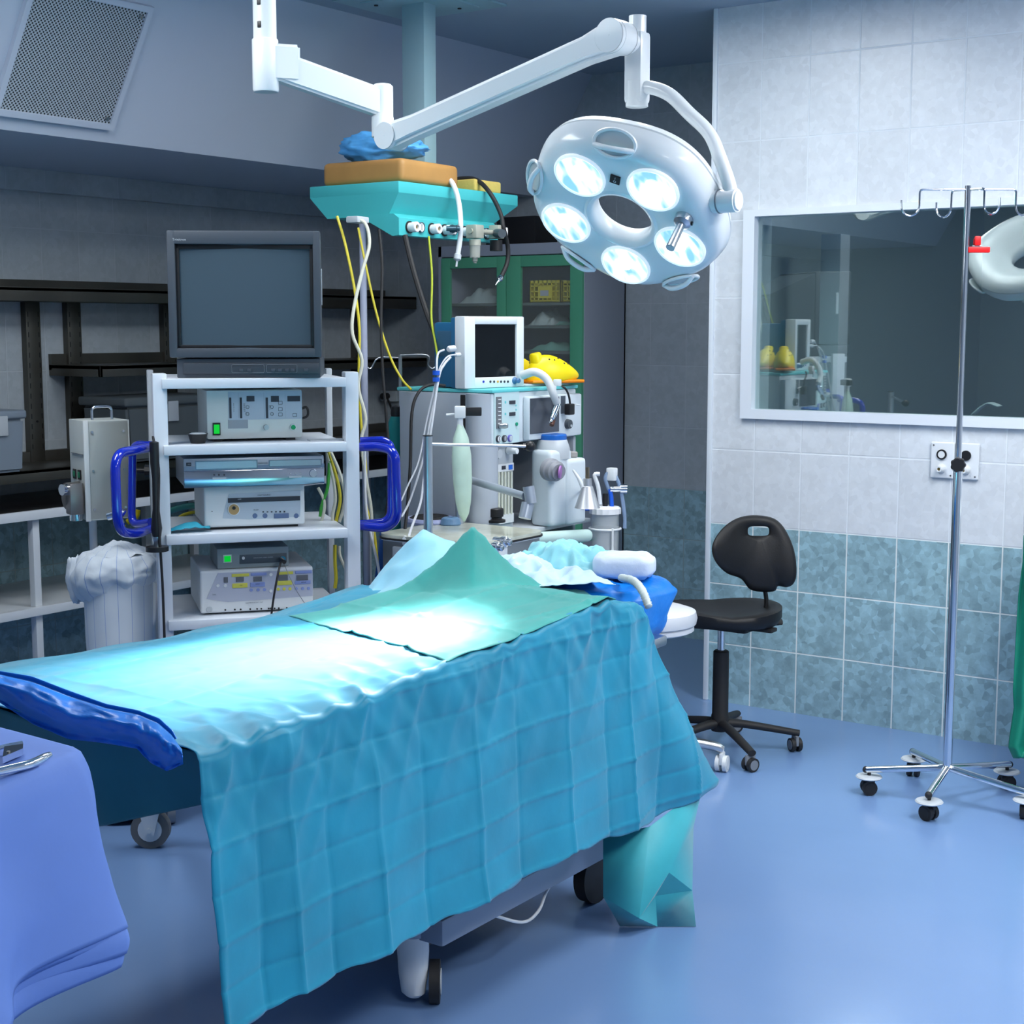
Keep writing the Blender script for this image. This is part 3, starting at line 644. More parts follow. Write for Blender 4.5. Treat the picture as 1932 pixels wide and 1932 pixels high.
# cushion, cap, sponge on the pendant
OCH=mat('ochre_vinyl',(.42,.22,.065),.5,noise_amt=.12,noise_scale=6)
m=MB(); m.box(-.375,.0,0,.335,0,.082,.022,4)
for v in m.b.verts: v.co.z+=.010*nz(v.co.x*5,v.co.y*5,1)*(v.co.z>.03)
c0=pe.o.location; a_=atx(768,352,-3.43)
cu_=solo('cushion','ochre brown square foam cushion lying on top of the pendant','cushion',m,OCH,(-3.432,4.225,2.0585),ang=60)
capc=mat('blue_cap_cloth',(.08,.34,.70),.6,noise_amt=.15,noise_scale=14,bump=.5,bump_scale=30)
m=MB(); m.ball((0,0,.0),1,n=48)
for v in m.b.verts:
    d=v.co.normalized(); k=1+.18*nz(d.x*3.1,d.y*3.1,d.z*3)+.10*nz(d.x*8,d.y*8,d.z*8)
    v.co=V((d.x*.165*k,d.y*.105*k,max(-.8,d.z)*.052*k*(1.15-.45*max(0,d.x))))
solo('bouffant_hat','crumpled light blue surgical hat lying on the ochre cushion','hat',m,capc,(-3.60,4.33,2.190),R(20),ang=180)
SPG=mat('yellow_foam',(.62,.47,.12),.9,bump=.4)
m=MB(); m.box(-.15,0,0,.17,0,.048,.01,3)
for v in m.b.verts: v.co.z+=.008*nz(v.co.x*14,v.co.y*14,2)*(v.co.z>.02)
solo('foam_block','yellow foam block lying on the far end of the pendant','foam block',m,SPG,(-3.46,4.70,2.0585))
m=MB(); m.box(0,.05,0,.07,0,.022,.005); q=atz(672,418,1.91)
solo('power_strip','pale plug block with a red top tucked under the pendant','socket',m,[LGREY],(q.x-.03,q.y-.02,1.906),R(5))
# ================================================================ EQUIPMENT CART
C0=atd(303,725,4.55)
ca=Thing('equipment_cart','white endoscopy equipment cart with shelves and blue side handles','cart',(C0.x,C0.y,0),R(52))
CW=mat('cart_white',(.68,.73,.80),.3)
def zx(x,y,v=0.): h=ca.py(x,y,v); return h.x,h.z
xl=ca.py(288,720).x; xr=ca.py(690,720).x
zt=ca.py(300,705).z
SH=[ca.py(306,y_).z for y_ in (715,841,1010,1172)]
xa,xb=ca.py(288,720).x,ca.py(678,712).x
pwid=.043; D_=.46
m=MB(); m.box(xa,xa+pwid,.01,.075,.12,zt,.006); ca.part('post',m,CW)
m=MB(); m.box(xb-pwid,xb,.01,.075,.12,zt,.006); ca.part('post',m,CW)
m=MB(); m.box(xa+.01,xa+.03,D_-.04,D_,.12,zt,.004); ca.part('rear_post',m,LGREY)
m=MB(); m.box(xb-.03,xb-.01,D_-.04,D_,.12,zt,.004); ca.part('rear_post',m,LGREY)
for i,z in enumerate(SH):
    m=MB(); m.box(xa+.026,xb-pwid-.002,-.012,D_,z-.030,z,.004); ca.part('shelf',m,CW)
m=MB(); m.box(xa,xa+pwid,.0,D_,.10,.15,.006); ca.part('foot_rail',m,CW)
m=MB(); m.box(xb-pwid,xb,.0,D_,.10,.15,.006); ca.part('foot_rail',m,CW)
for x_ in (xa+.02,xb-.02):
    for y_ in (.04,D_-.04):
        m=MB(); m.cyl((x_-.012,y_,.045),(x_+.012,y_,.045),.045,n=20); m.box(x_-.018,x_+.018,y_-.02,y_+.03,.05,.10,.004); ca.part('caster',m,MGREY)
# blue handles
def P_(x,y,v): h=ca.py(x,y,v); return V((h.x,h.y,h.z))
m=MB(); m.rtube([P_(288,843,.05),P_(262,848,-.03),P_(216,856,-.17),P_(222,1003,-.17),P_(258,1008,-.05),P_(285,997,.04)],.0145,.06,14,7); ca.part('handle',m,BLUEP)
m=MB(); m.rtube([P_(288,840,.06),P_(250,838,.16),P_(248,990,.16),P_(285,985,.06)],.0125,.04,12,5); ca.part('handle',m,BLUEP)
m=MB(); m.rtube([P_(680,843,.04),P_(716,842,.0),P_(746,852,-.06),P_(750,980,-.06),P_(728,997,-.02),P_(680,992,.04)],.0145,.05,14,7); ca.part('handle',m,BLUEP)
m=MB(); m.rtube([P_(680,832,.08),P_(724,830,.06),P_(738,840,.05),P_(738,985,.05),P_(680,988,.08)],.0125,.045,12,5); ca.part('handle',m,BLUEP)
# ---- devices
def dev(name,label,cat,l,b,r,t,depth,back=.03,rz=52,z=None,group=None):
    p=ca.py(l,b,back); w=ca.M@V((p.x,back,p.z if z is None else z))
    d=Thing(name,label,cat,w,R(rz),group); rr=d.py(r,b,0).x; tt=d.py(l,t,0).z; d.w=rr; d.h=tt; d.d=depth; return d
def plate(d,x0,y0,x1,y1,mt,th=.002,y=0.,bev=0.,name='panel',parent=None,label=None):
    a=d.py(x0,y0,y); b=d.py(x1,y1,y); m=MB(); m.box(a.x,b.x,y-th,y,min(a.z,b.z),max(a.z,b.z),bev); return d.part(name,m,mt,parent,label)
def lab(d,txt,x,y,size,mt,parent=None,off=.0035):
    c=d.py(x,y,-off); m=MB(); m.text(txt,size,Matrix.Translation(c)@Matrix.Rotation(R(90),4,'X'),.0002); return d.part('lettering',m,mt,parent)
def knob(d,x,y,r,h,mt,n=20,name='knob',parent=None,taper=.9,y0=0.):
    c=d.py(x,y,y0); m=MB(); m.cyl(c,c-V((0,h,0)),r,r*taper,n); return d.part(name,m,mt,parent)
# CRT monitor (faces the camera a little more than the cart)
mp=ca.M@V((ca.py(322,712,.04).x,.05,SH[0]+.0005))
tv=Thing('crt_monitor','large dark grey tube monitor on the top shelf of the white cart','monitor',mp,R(40))
w0=tv.py(318,700).x; x0=tv.py(313,438).x; x1=tv.py(603,438).x; zT=tv.py(460,435).z; zB=.062
sx0,sx1,sz0,sz1=tv.py(332,560).x,tv.py(591,560).x,tv.py(460,657).z,tv.py(460,461).z
m=MB()
for a in ((x0,sx0,zB,zT),(sx1,x1,zB,zT),(sx0-.005,sx1+.005,sz1,zT),(sx0-.005,sx1+.005,zB,sz0)): m.box(a[0],a[1],0,.06,a[2],a[3],.006)
tv.part('bezel',m,DGREY)
m=MB(); cxm=(x0+x1)/2
m.box(x0+.004,x1-.004,.05,.20,zB,zT-.002,.01); 
A=[(x0+.01,zB),(x1-.01,zB),(x1-.01,zT-.01),(x0+.01,zT-.01)]; Bq=[(x0+.09,zB),(x1-.09,zB),(x1-.09,zT-.12),(x0+.09,zT-.12)]
m.skin([[m.b.verts.new((x,.20,z)) for x,z in A],[m.b.verts.new((x,.42,z)) for x,z in Bq]]); tv.part('casing',m,DGREY,recalc=True)
m=MB(); ins=.010
m.box(sx0,sx1,.012,.03,sz0,sz0+ins,.002);m.box(sx0,sx1,.012,.03,sz1-ins*1.4,sz1,.002);m.box(sx0,sx0+ins,.012,.03,sz0,sz1,.002);m.box(sx1-ins,sx1,.012,.03,sz0,sz1,.002); tv.part('screen_surround',m,BLACK)
m=MB(); m.grid(lambda u,v:V((lerp(sx0,sx1,u),.022-.010*math.sin(u*math.pi)**.7*1.0,lerp(sz0,sz1,v))),40,4,flip=False); scr=tv.part('screen',m,mat('tube_glass',(.055,.085,.11),.14,coat=1.),ang=180)
m=MB(); m.box(x0+.02,x1-.004,.012,.35,0,.058,.004); tv.part('base',m,DGREY)
bs=MB(); bs.box(tv.py(345,695).x,tv.py(602,695).x,.004,.02,.012,.045,.003); cpnl=tv.part('control_panel',bs,mat('panel_grey',(.045,.055,.07),.4))
for (a,b) in ((437,498),(503,560)):
    qa,qb=tv.py(a,688).x,tv.py(b,688).x; m=MB()
    m.rtube([(qa,.003,.016),(qb,.003,.016),(qb,.003,.040),(qa,.003,.040)],.0006,.003,6,2,closed=True); tv.part('button_border',m,MGREY,cpnl)
for xx in (455,470,515,528,541,552,577):
    m=MB(); q=tv.py(xx,690).x; m.box(q-.006,q+.006,-.001,.006,.019,.028,.001); tv.part('button',m,DGREY,cpnl)
m=MB(); c=tv.py(338,452,-.0006); m.text('Trinitron',.011,Matrix.Translation(c)@Matrix.Rotation(R(90),4,'X'),.0002); tv.part('lettering',m,LGREY)
m=MB(); q=(x1-.002); m.box(q,q+.004,.07,.085,zT*.5,zT*.75,.001); tv.part('side_latch',m,LGREY)
# insufflator
d=dev('insufflator','cream insufflator with green switch on the upper cart shelf','medical device',391,827,571,737,.30,.10,z=SH[1]+.0005)
m=MB(); m.box(0,d.w,0,d.d,.008,d.h,.006); d.part('casing',m,CREAM)
m=MB(); m.box(.02,.05,.02,.26,0,.008); d.part('foot',m,BLACK); m=MB(); m.box(d.w-.05,d.w-.02,.02,.26,0,.008); d.part('foot',m,BLACK)
PN=mat('panel_pale_blue',(.45,.52,.60),.4); INK=mat('ink',(.03,.035,.05),.5)
pn=plate(d,430,739,570,790,PN,.0015,name='display_panel')
plate(d,430,792,468,808,mat('panel_mid_grey',(.33,.36,.40),.4),.0014,name='lower_panel')
for xx in (434,454,503): plate(d,xx-2,750,xx+3,789,INK,.003,parent=pn,name='level_bar')
for a in ((465,747,480,757),(511,747,526,758),(542,747,566,757)): plate(d,*a,INK,.003,parent=pn,name='readout')
for a in ((529,760),(529,772),(529,782),(556,783)):
    c=d.py(*a,-.0025); m=MB(); m.rtube([(c.x-.006,c.y,c.z-.005),(c.x+.006,c.y,c.z-.005),(c.x+.006,c.y,c.z+.005),(c.x-.006,c.y,c.z+.005)],.0006,.001,5,1,closed=True); d.part('key',m,INK,pn)
for a in ((467,768),(467,781),(513,768),(513,781)):
    c=d.py(*a,-.002); m=MB(); m.lathe([(.0055,0),(.0055,.001),(.0045,.001),(.0045,0)],c,(0,-1,0),n=18,cap=False); d.part('button_ring',m,INK,pn)
for xx in (450,498,538): plate(d,xx-.4,741,xx+.4,789,MGREY,.002,parent=pn,name='divider')
for txt,a,b in (('8\n6\n4\n2\n0',441,769),('50\n40\n30\n20\n10',461,769),('20\n15\n5',509,769)): lab(d,txt,a,b,.0055,INK,pn)
gs=plate(d,401,798,416,821,BLACK,.004,name='power_switch'); plate(d,403,801,414,818,mat('green_lit',(.0,.5,.02),.3,emit=(0,.8,.05),emit_s=.35),.007,parent=gs,name='rocker')
knob(d,502,806,.009,.012,STEEL,name='gas_outlet'); q=knob(d,553,806,.0115,.004,WPLAST,name='button_collar'); knob(d,553,806,.008,.008,mat('green_button',(.0,.36,.12),.35),name='button',parent=q)
m=MB(); c=V((d.w,.1,d.h*.55)); m.tube([c,c+V((.03,-.0,.01)),c+V((.035,.02,-.02)),c+V((.0,.03,-.03))],.004,8); d.part('side_hose',m,RUBBER)
# dark bowl with gel
m=MB(); q=ca.py(374,833,.06); qq=ca.M@V((q.x,.07,SH[1])); m.lathe([(.022,.0),(.03,.028),(.032,.030),(.029,.029),(.0,.027)],n=24,sx=1.2); solo('bowl','small black bowl of white gel beside the insufflator','bowl',m,[BLACK],qq,R(52))
m=MB(); m.lathe([(.028,.0),(.02,.004),(.0,.005)],n=18,sx=1.15); solo('gel','white gel filling the small black bowl','gel',m,WPLAST,qq+V((0,0,.0285)),R(52))
m=MB(); m.box(0,.13,0,.05,0,.004); q=ca.M@V((ca.py(585,830,.05).x,.04,SH[1])); solo('paper_strip','pale paper strip lying on the upper cart shelf','paper',m,LGREY,q,R(56))
# video recorder on the light source
ls=dev('light_source','white endoscope light source with blue front panel below the video recorder','medical device',386,998,576,918,.33,.07,z=SH[2]+.0005)
m=MB(); m.box(0,ls.w,0,ls.d,.008,ls.h,.008,3); ls.part('casing',m,WPLAST)
m=MB(); m.box(.02,ls.w-.02,.02,.3,0,.008); ls.part('foot',m,BLACK)
c=[ls.py(*p,-.001) for p in ((432,932),(567,925),(567,958),(566,975),(470,980),(420,978),(425,955))]
m=MB(); m.panel(c,-.0012); pn=ls.part('front_panel',m,PN,recalc=True)
plate(ls,430,940,566,944,INK,.0028,parent=pn,name='stripe')
kc=knob(ls,441,961,.019,.004,WPLAST,26,'socket_collar',taper=1); knob(ls,441,961,.0165,.005,mat('amber_plastic',(.42,.28,.12),.4),26,'light_socket',kc,1); knob(ls,441,958,.006,.008,BLACK,12,'socket_hole',kc); 
for xx,r_ in ((481,.008),(500,.008),(559,.008)): knob(ls,xx,973,r_,.003,mat('slate_button',(.10,.15,.28),.4),18,'button',pn)
q=ls.py(517,969,-.001); q2=ls.py(545,977,-.001); m=MB(); m.box(q.x,q2.x,q.y-.003,q.y,q2.z,q.z,.003); ls.part('button',m,mat('slate_button'),pn)
for xx in (497,505,513,521,529,537): plate(ls,xx-2,965-abs(xx-505)*.04,xx+1,966.5,INK,.0028,parent=pn,name='scale_mark')
lab(ls,'LIGHT SOURCE',498,934,.006,INK,pn); lab(ls,'ON OFF',483,962,.0045,INK,pn); lab(ls,'LAMP',452,942,.0045,WPLAST,pn); knob(ls,400,965,.0016,.003,BLACK,8,'pin_hole')
for k in range(5):
    m=MB(); m.rtube([(ls.w+.001,.03+.0,ls.h-.015-k*.016),(ls.w+.001,ls.d-.02,ls.h-.015-k*.016)],.003,.01,6,1); ls.part('vent_rib',m,WPLAST)
SILV=mat('silver_plastic',(.40,.44,.50),.3,.55); SILD=mat('silver_dark',(.18,.21,.27),.25,.7)
vz=ls.M@V((0,0,ls.h)); 
v_=dev('video_recorder','silver video recorder resting on the light source','video recorder',347,915,612,866,.30,.03,z=vz.z+.001)
m=MB(); m.box(0,v_.w,0,v_.d,.004,v_.h,.004); v_.part('casing',m,SILV)
m=MB(); q=v_.py(347,889).z; m.box(0,v_.w,-.006,0,.0,q,.003); fl_=v_.part('front_flap',m,mat('mirror_silver',(.45,.48,.54),.12,.9))
plate(v_,368,870,486,884,SILD,.002,name='tape_slot'); plate(v_,370,872,484,882,SILV,.003,name='tape_door'); plate(v_,507,868,607,878,SILD,.002,name='disc_slot'); plate(v_,509,869.5,605,877,SILV,.003,name='disc_door')
plate(v_,351,873,361,879,INK,.002,name='badge'); plate(v_,347,881,612,888,mat('blue_grey_band',(.20,.26,.36),.3),.0015,name='band')
lab(v_,'DVD VHS',496,874,.007,INK); lab(v_,'DVD/CD',505,884,.004,INK); lab(v_,'VIDEO',357,876,.0035,LGREY)
for xx in (404,413,423): knob(v_,xx,896,.0028,.004,INK,10,'jack',fl_,y0=-.006)
plate(v_,401,901,427,904,LGREY,.002,-.006,name='key_row',parent=fl_); plate(v_,545,898,569,901,LGREY,.002,-.006,name='key_row',parent=fl_)
q=knob(v_,591,893,.013,.004,CHROME,26,'jog_dial',fl_,y0=-.006)
for xx in (548,558,567): knob(v_,xx,893,.0025,.003,LGREY,8,'key',fl_,y0=-.006)
plate(v_,398,889,398.6,912,INK,.001,-.006,name='seam',parent=fl_)
# folded blue cloth on the third shelf
q=ca.M@V((ca.py(355,1003,.08).x,.05,SH[2])); m=MB()
m.grid(lambda u,v:V((.13*(u-.5),.07*(v-.5)+.02*u,.012+.018*math.exp(-((u-.55)**2+(v-.3)**2)*14)+.010*nz(u*5,v*4,1))),20,14); solo('wipe','small crumpled turquoise wipe on the third cart shelf','cloth',m,mat('wipe_blue',(.03,.36,.50),.6),q,R(50),solid=.001,ang=180)
# electrosurgical unit with camera control unit on top
es=dev('electrosurgical_unit','white electrosurgical unit with yellow and blue keys on the lower cart shelf','medical device',379,1166,592,1078,.34,.05,z=SH[3]+.0005)
m=MB(); m.box(0,es.w,0,es.d,.006,es.h,.008,3); es.part('casing',m,WPLAST)
m=MB(); m.box(.03,es.w-.03,.03,.3,0,.006); es.part('foot',m,BLACK)
c=[es.py(*p,-.001) for p in ((411,1081),(590,1075),(590,1124),(430,1136),(390,1130),(393,1122))]
m=MB(); m.panel(c,-.0012); pn=es.part('front_panel',m,mat('panel_lilac',(.45,.48,.58),.4),recalc=True)
KY=mat('key_yellow',(.62,.60,.10),.4); KB=mat('key_blue',(.25,.32,.62),.4)
for a,mt_ in (((437,1083,470,1087),KY),((473,1081,503,1085),KB),((524,1079,553,1083),KY),((557,1077,588,1081),KB),((438,1101,467,1108),KY),((472,1099,500,1106),KB),((523,1096,551,1103),KY),((556,1096,586,1101),KB)): plate(es,*a,mt_,.003,parent=pn,name='key_bar',bev=.001)
for a in ((445,1089,460,1097),(478,1088,494,1096),(525,1085,543,1095),(559,1085,581,1094),(422,1089,430,1099)): plate(es,*a,mat('readout_grey',(.14,.15,.17),.3),.003,parent=pn,name='readout')
for i,xx in enumerate((474,487,499,525,536,547,559,571,582)): knob(es,xx,1113-(xx-474)*.03,.0055,.003,KY if 3<=i<=5 else KB,14,'button',pn)
for xx,yy in ((411,1105),(425,1105),(511,1084),(511,1115)): knob(es,xx,yy,.0055,.003,WPLAST,14,'button',pn)
for xx in (425,443,454,472,485,493,507,511,518,526,541,560): 
    q=es.py(xx,1150.5-(xx-425)*.03,0); m=MB(); m.cyl(q,q-V((0,.003,0)),.0028,n=10); es.part('socket',m,BLACK)
knob(es,395,1150,.010,.003,LGREY,20,'power_button'); lab(es,'ELECTROSURGERY UNIT',480,1137,.005,MGREY)
for tx,xx,yy in (('COAG',404,1122),('CUT',455,1104.5),('BIPOLAR',573,1098.5),('MONO',486,1102)): lab(es,tx,xx,yy,.004,INK,pn)
ez=es.M@V((0,0,es.h))
cc=dev('camera_control_unit','slim grey camera control unit with a black camera cable plugged in','medical device',410,1064,545,1036,.22,.07,z=ez.z+.001)
m=MB(); m.box(0,cc.w,0,cc.d,.0,cc.h,.004); cc.part('casing',m,mat('unit_grey',(.24,.29,.31),.4))
q=plate(cc,421,1047,437,1061,WPLAST,.002,name='power_switch'); plate(cc,423,1049,435,1059,mat('green_lit'),.005,parent=q,name='rocker')
a=cc.py(452,1047,0); b=cc.py(541,1060,0); m=MB(); m.box(a.x,b.x,-.002,0,b.z,a.z,.0018); q=cc.part('panel',m,mat('unit_dark',(.07,.09,.11),.4)); knob(cc,459,1053,.005,.004,WPLAST,14,'button',q,y0=-.002)
lab(cc,'ENDOSCOPIC VIDEO CAMERA',497,1052,.0045,LGREY,q,.003); k=knob(cc,532,1053,.010,.02,CHROME,20,'connector',q); knob(cc,532,1056,.007,.05,RUBBER,16,'plug',k)
c=cc.M@cc.py(530,1060,-.05); m=MB(); m.tube([c,cc.M@cc.py(526,1075,-.08),cc.M@cc.py(521,1100,-.09),cc.M@cc.py(516,1130,-.09),cc.M@cc.py(512,1160,-.09)],.0035,8); solo('camera_cable','thin black camera cable hanging from the camera control unit','cable',m,RUBBER)
c=cc.M@cc.py(535,1062,-.03); m=MB(); m.tube([c,cc.M@cc.py(545,1085,-.06),cc.M@cc.py(560,1115,-.07),cc.M@cc.py(576,1140,-.07)],.0012,6); solo('fine_wire','fine grey wire trailing across the electrosurgical unit','wire',m,MGREY)
# camera head hanging at left post
m=MB(); q=ca.py(291,845,-.03); m.lathe([(.0,0),(.012,0),(.014,.02),(.009,.05),(.0085,.20),(.011,.24),(.018,.28),(.018,.30),(.0,.302)],(q.x,-.03,ca.py(291,1040,-.03).z),n=18)
q2=ca.py(291,1040,-.03)
ch=Thing('endoscope_camera','black endoscope camera head hanging on its cable at the left cart post','camera',ca.M@V((q.x,-.03,q2.z)),R(52))
m=MB(); m.lathe([(.0,.0),(.034,.0),(.034,.014),(.0,.014)],n=22); ch.part('coupler',m,BLACK)
m=MB(); m.lathe([(.012,.014),(.012,.03),(.0135,.032),(.0135,.045)],n=22); ch.part('steel_collar',m,STEEL)
m=MB(); m.lathe([(.013,.045),(.017,.07),(.010,.13),(.009,.22),(.014,.27),(.014,.33),(.0,.335)],n=18); ch.part('grip',m,BLACK)
m=MB(); m.tube([(0,0,.33),(.0,.03,.34),(.012,.012,.25),(.006,-.012,.1),(.012,-.012,-.1),(.014,-.01,-.30),(.02,-.01,-.42)],.004,8); ch.part('cord',m,RUBBER)
# cable bundle hanging behind the cart on its right
def cab(label,pts,dep,r,mt,name='cable',cat='cable',group=None):
    m=MB(); P=[]
    for i,p in enumerate(pts):
        dd=dep if not isinstance(dep,(list,tuple)) else lerp(dep[0],dep[1],i/(len(pts)-1))
        P.append(atd(p[0],p[1],dd))
    m.tube(P,r,8,5); return solo(name,label,cat,m,mt,group=group)
G='device cables looping behind the cart'
for i,(pts,mt_) in enumerate((([(625,855),(640,890),(650,930),(648,960),(640,985)],IVORY),([(620,853),(635,900),(642,940),(636,975),(630,1000)],YEL),([(617,855),(628,900),(633,940),(628,970),(628,990)],IVORY),([(622,870),(618,920),(608,950),(604,975)],mat('green_cable',(.05,.35,.05),.5)),([(600,920),(610,940),(612,960),(606,985)],IVORY))):
    cab(['outermost ivory cable in the loop right of the video recorder','yellow cable in the loop right of the video recorder','inner ivory cable in the loop right of the video recorder','short green cable below the video recorder corner','short ivory cable beside the light source'][i],pts,[4.95,4.95],.0055,mt_,group=G)
cab('ivory cable wriggling down below the third cart shelf on the right',[(640,1030),(642,1050),(655,1080),(660,1100)],[5.0,5.0],.005,IVORY,group=G)
cab('yellow cable hanging below the third cart shelf',[(632,1028),(632,1060),(634,1090),(632,1110)],[5.0,5.0],.006,YEL,group=G)
# ================================================================ CLOTHS AT THE HEAD END
def patch(A,B,C_,D,nu,nv,amp=.01,sc=8,seed=0,bulge=0.,creases=0.,ex=None):
    """cloth between four world corners with folds"""
    A,B,C_,D=map(V,(A,B,C_,D)); m=MB()
    def f(u,v):
        p=(A*(1-u)+B*u)*(1-v)+(D*(1-u)+C_*u)*v
        e=min(1,4*min(u,1-u,v,1-v)+.25)
        p=p+V((0,0,bulge*math.sin(u*math.pi)*math.sin(v*math.pi)+amp*e*(nz(p.x*sc+seed,p.y*sc,p.z*sc)+creases*(1-2*abs(nz(p.x*sc*2+seed,p.y*sc*2,3))))))
        return p+(ex(u,v) if ex else V((0,0,0)))
    m.grid(f,nu,nv); return m
# pale drape heap on the far side
def pk(u,v,cu,cv,w,h): 
    r=math.hypot((u-cu),(v-cv))/w; return h*max(0,1-r)**1.3
m=patch(atz(650,1128,.822),atz(905,1128,.872),(-2.40,3.42,.80),(-2.78,3.30,.76),50,34,.014,7,3,.05,.6,lambda u,v:V((0,0,pk(u,v,.42,.72,.55,.17)+pk(u,v,.85,.80,.4,.10))))
solo('folded_drape','pale blue drape heaped on the far side behind the green towel','drape',m,LBLUE,solid=.0015,ang=180)
m=patch((-2.52,3.30,.80),(-2.13,3.18,.885),(-2.02,3.36,.88),(-2.42,3.50,.84),60,40,.026,11,9,.035,1.1,lambda u,v:V((0,0,pk(u,v,.2,.5,.4,.05))))
solo('folded_drape','crumpled pale sheet between the green towel and the white pillow','drape',m,PALE,solid=.0015,ang=180)
m=patch((-2.44,3.43,.87),(-2.14,3.40,.89),(-2.12,3.60,.885),(-2.42,3.64,.885),50,34,.030,13,19,.055,1.1)
solo('folded_drape','rumpled pale turquoise sheet lying on the blue head rest behind the pillow','drape',m,clothmat('pale_turquoise',(.22,.55,.62),.6),solid=.0015,ang=180)
# green towel with its raised peak
GA,GN,GB,GC=V((-2.66,2.80,0)),V((-1.875,2.44,0)),V((-1.875,3.12,0)),V((-2.10,3.33,0))
def gf(u,v):
    p=(GA*(1-v)+GN*v)*(1-u)+(GC*(1-v)+GB*v)*u
    p=p+V((-.09*math.sin(u*math.pi)*(1-v),.02*math.sin(u*9)*(1-v),0))
    x,y=p.x,p.y; ra=(x+2.31)*.82+(y-3.12)*.57; rb=-(x+2.31)*.57+(y-3.12)*.82; r=.15*(abs(ra)/.19+abs(rb)/.10)*(1+.15*nz(x*9,y*9,3))
    z=H(x,y)+.004+.145*max(0,1-r/.17)**1.5+.03*math.exp(-((y-3.1)/.16)**2)*(x<-2)*(min(1,(-2-x)/.2))
    z+=crease(x-.3*y,[-3.3,-3.1,-2.95,-2.8],.010,.006)+crease(y+.3*x,[2.0,2.15,2.3,2.45,2.6],.010,.006)+.008*nz(x*7,y*7,4)
    if v>.97: z-=.0
    hm=min(1,min(u,1-u,v,1-v)*30); return V((x,y,max(z,H(x,y)+.005)+.002-.005*(1-hm)))
m=MB(); m.grid(gf,110,80); solo('green_towel','green surgical towel spread over the middle of the table with a raised pointed fold','towel',m,GREEN,solid=.0015,ang=180)
# head rest with blue plastic and pillow
m=MB(); m.ball((0,0,0),1,n=72)
for v in m.b.verts:
    d=v.co.normalized(); q_=lambda t,e:math.copysign(abs(t)**e,t)
    x,y,z=q_(d.x,.5)*.27,q_(d.y,.5)*.15,q_(d.z,.6)*.058
    if x>.18 and z<.02: z-=.075*min(1,(x-.18)/.06)*(.8+.4*nz(y*14,1,2)); x-=.03*min(1,max(0,-z)/.08)
    k=.016*nz(x*8,y*10,z*12)+.010*(1-2*abs(nz(x*17+3,y*19,z*16)))+.005*nz(x*40,y*40,z*40)
    v.co=V((-2.225+x,3.475+y,.812+z))+d*k
m._tag(m.b.faces)
hr=Thing('head_rest','head rest pad wrapped in crinkled bright blue plastic at the far end of the table','head rest',(0,0,0))
hr.part('plastic_cover',m,mat('azure_plastic',(.004,.20,.70),.34,noise_amt=.15,noise_scale=4,bump=.9,bump_scale=22),ang=180)
m=MB(); q0=atz(1262,1125,.80); q1=atz(1243,1175,.72); m.tube([q0,q0*.5+q1*.5+V((0.004,0,0)),q1],.009,10); m.cyl(q1-V((.03,.01,0)),q1+V((.012,.005,.003)),.013,n=14); m.cyl(q1-V((.015,.0,.05)),q1-V((.015,.0,0)),.007,n=12); hr.part('clamp_bracket',m,BLACK)
m=MB(); m.ball((0,0,0),1,n=40)
for v in m.b.verts:
    d=v.co.normalized(); s_=lambda t:math.copysign(abs(t)**.55,t); v.co=V((s_(d.x)*.085,s_(d.y)*.065,s_(d.z)*.034+.006*nz(d.x*4,d.y*4,d.z)))
pc=atz(1178,1066,.905)
solo('pillow','small white pillow resting on the blue plastic head rest','pillow',m,mat('pillow_white',(.62,.70,.84),.7,bump=.4,bump_scale=50),(pc.x,pc.y,.905),R(24),ang=180)
m=MB(); P=[atz(1172,1090,.885),atz(1195,1096,.89),atz(1212,1115,.88),atz(1224,1145,.845)]
m.tube(P,.010,14,14,rf=lambda t:1+.14*math.sin(t*110)); solo('corrugated_tube','white corrugated tube between the drape edge and the blue head rest','tube',m,mat('tube_white',(.62,.68,.66),.5),ang=180)
# drape end lying on the floor
def wp(x,y,d=None): return V(atd(x,y,d)) if d else V(atz(x,y,.002))
K={'a':wp(1138,1575,3.86),'b':wp(1138,1692,3.86),'c':wp(1170,1747),'d':wp(1206,1732,3.86),'e':wp(1262,1646,3.90),'f':wp(1325,1484,4.02),'g':wp(1308,1560,3.99),'h':wp(1306,1680,3.95),'i':wp(1313,1748),'j':wp(1240,1748),'k':wp(1236,1690,3.93),'l':wp(1225,1560,3.88)}
m=MB()
for t in (('a','b','d','l'),('b','c','d'),('l','d','e'),('l','e','f'),('e','g','f'),('e','k','h','g'),('d','c','j','k'),('d','k','e'),('k','j','i','h')):
    vs=[m.b.verts.new(K[c]) for c in t]; m._tag([m.b.faces.new(vs)])
bmesh.ops.remove_doubles(m.b,verts=m.b.verts[:],dist=1e-4); bmesh.ops.triangulate(m.b,faces=m.b.faces[:]); 
solo('surgical_drape','end of a turquoise drape hanging to the floor in sharp folds behind the main drape','drape',m,clothmat('floor_drape',(.03,.38,.45),.5),solid=.002,ang=18)  # turquoise drape end in its own cloth tone
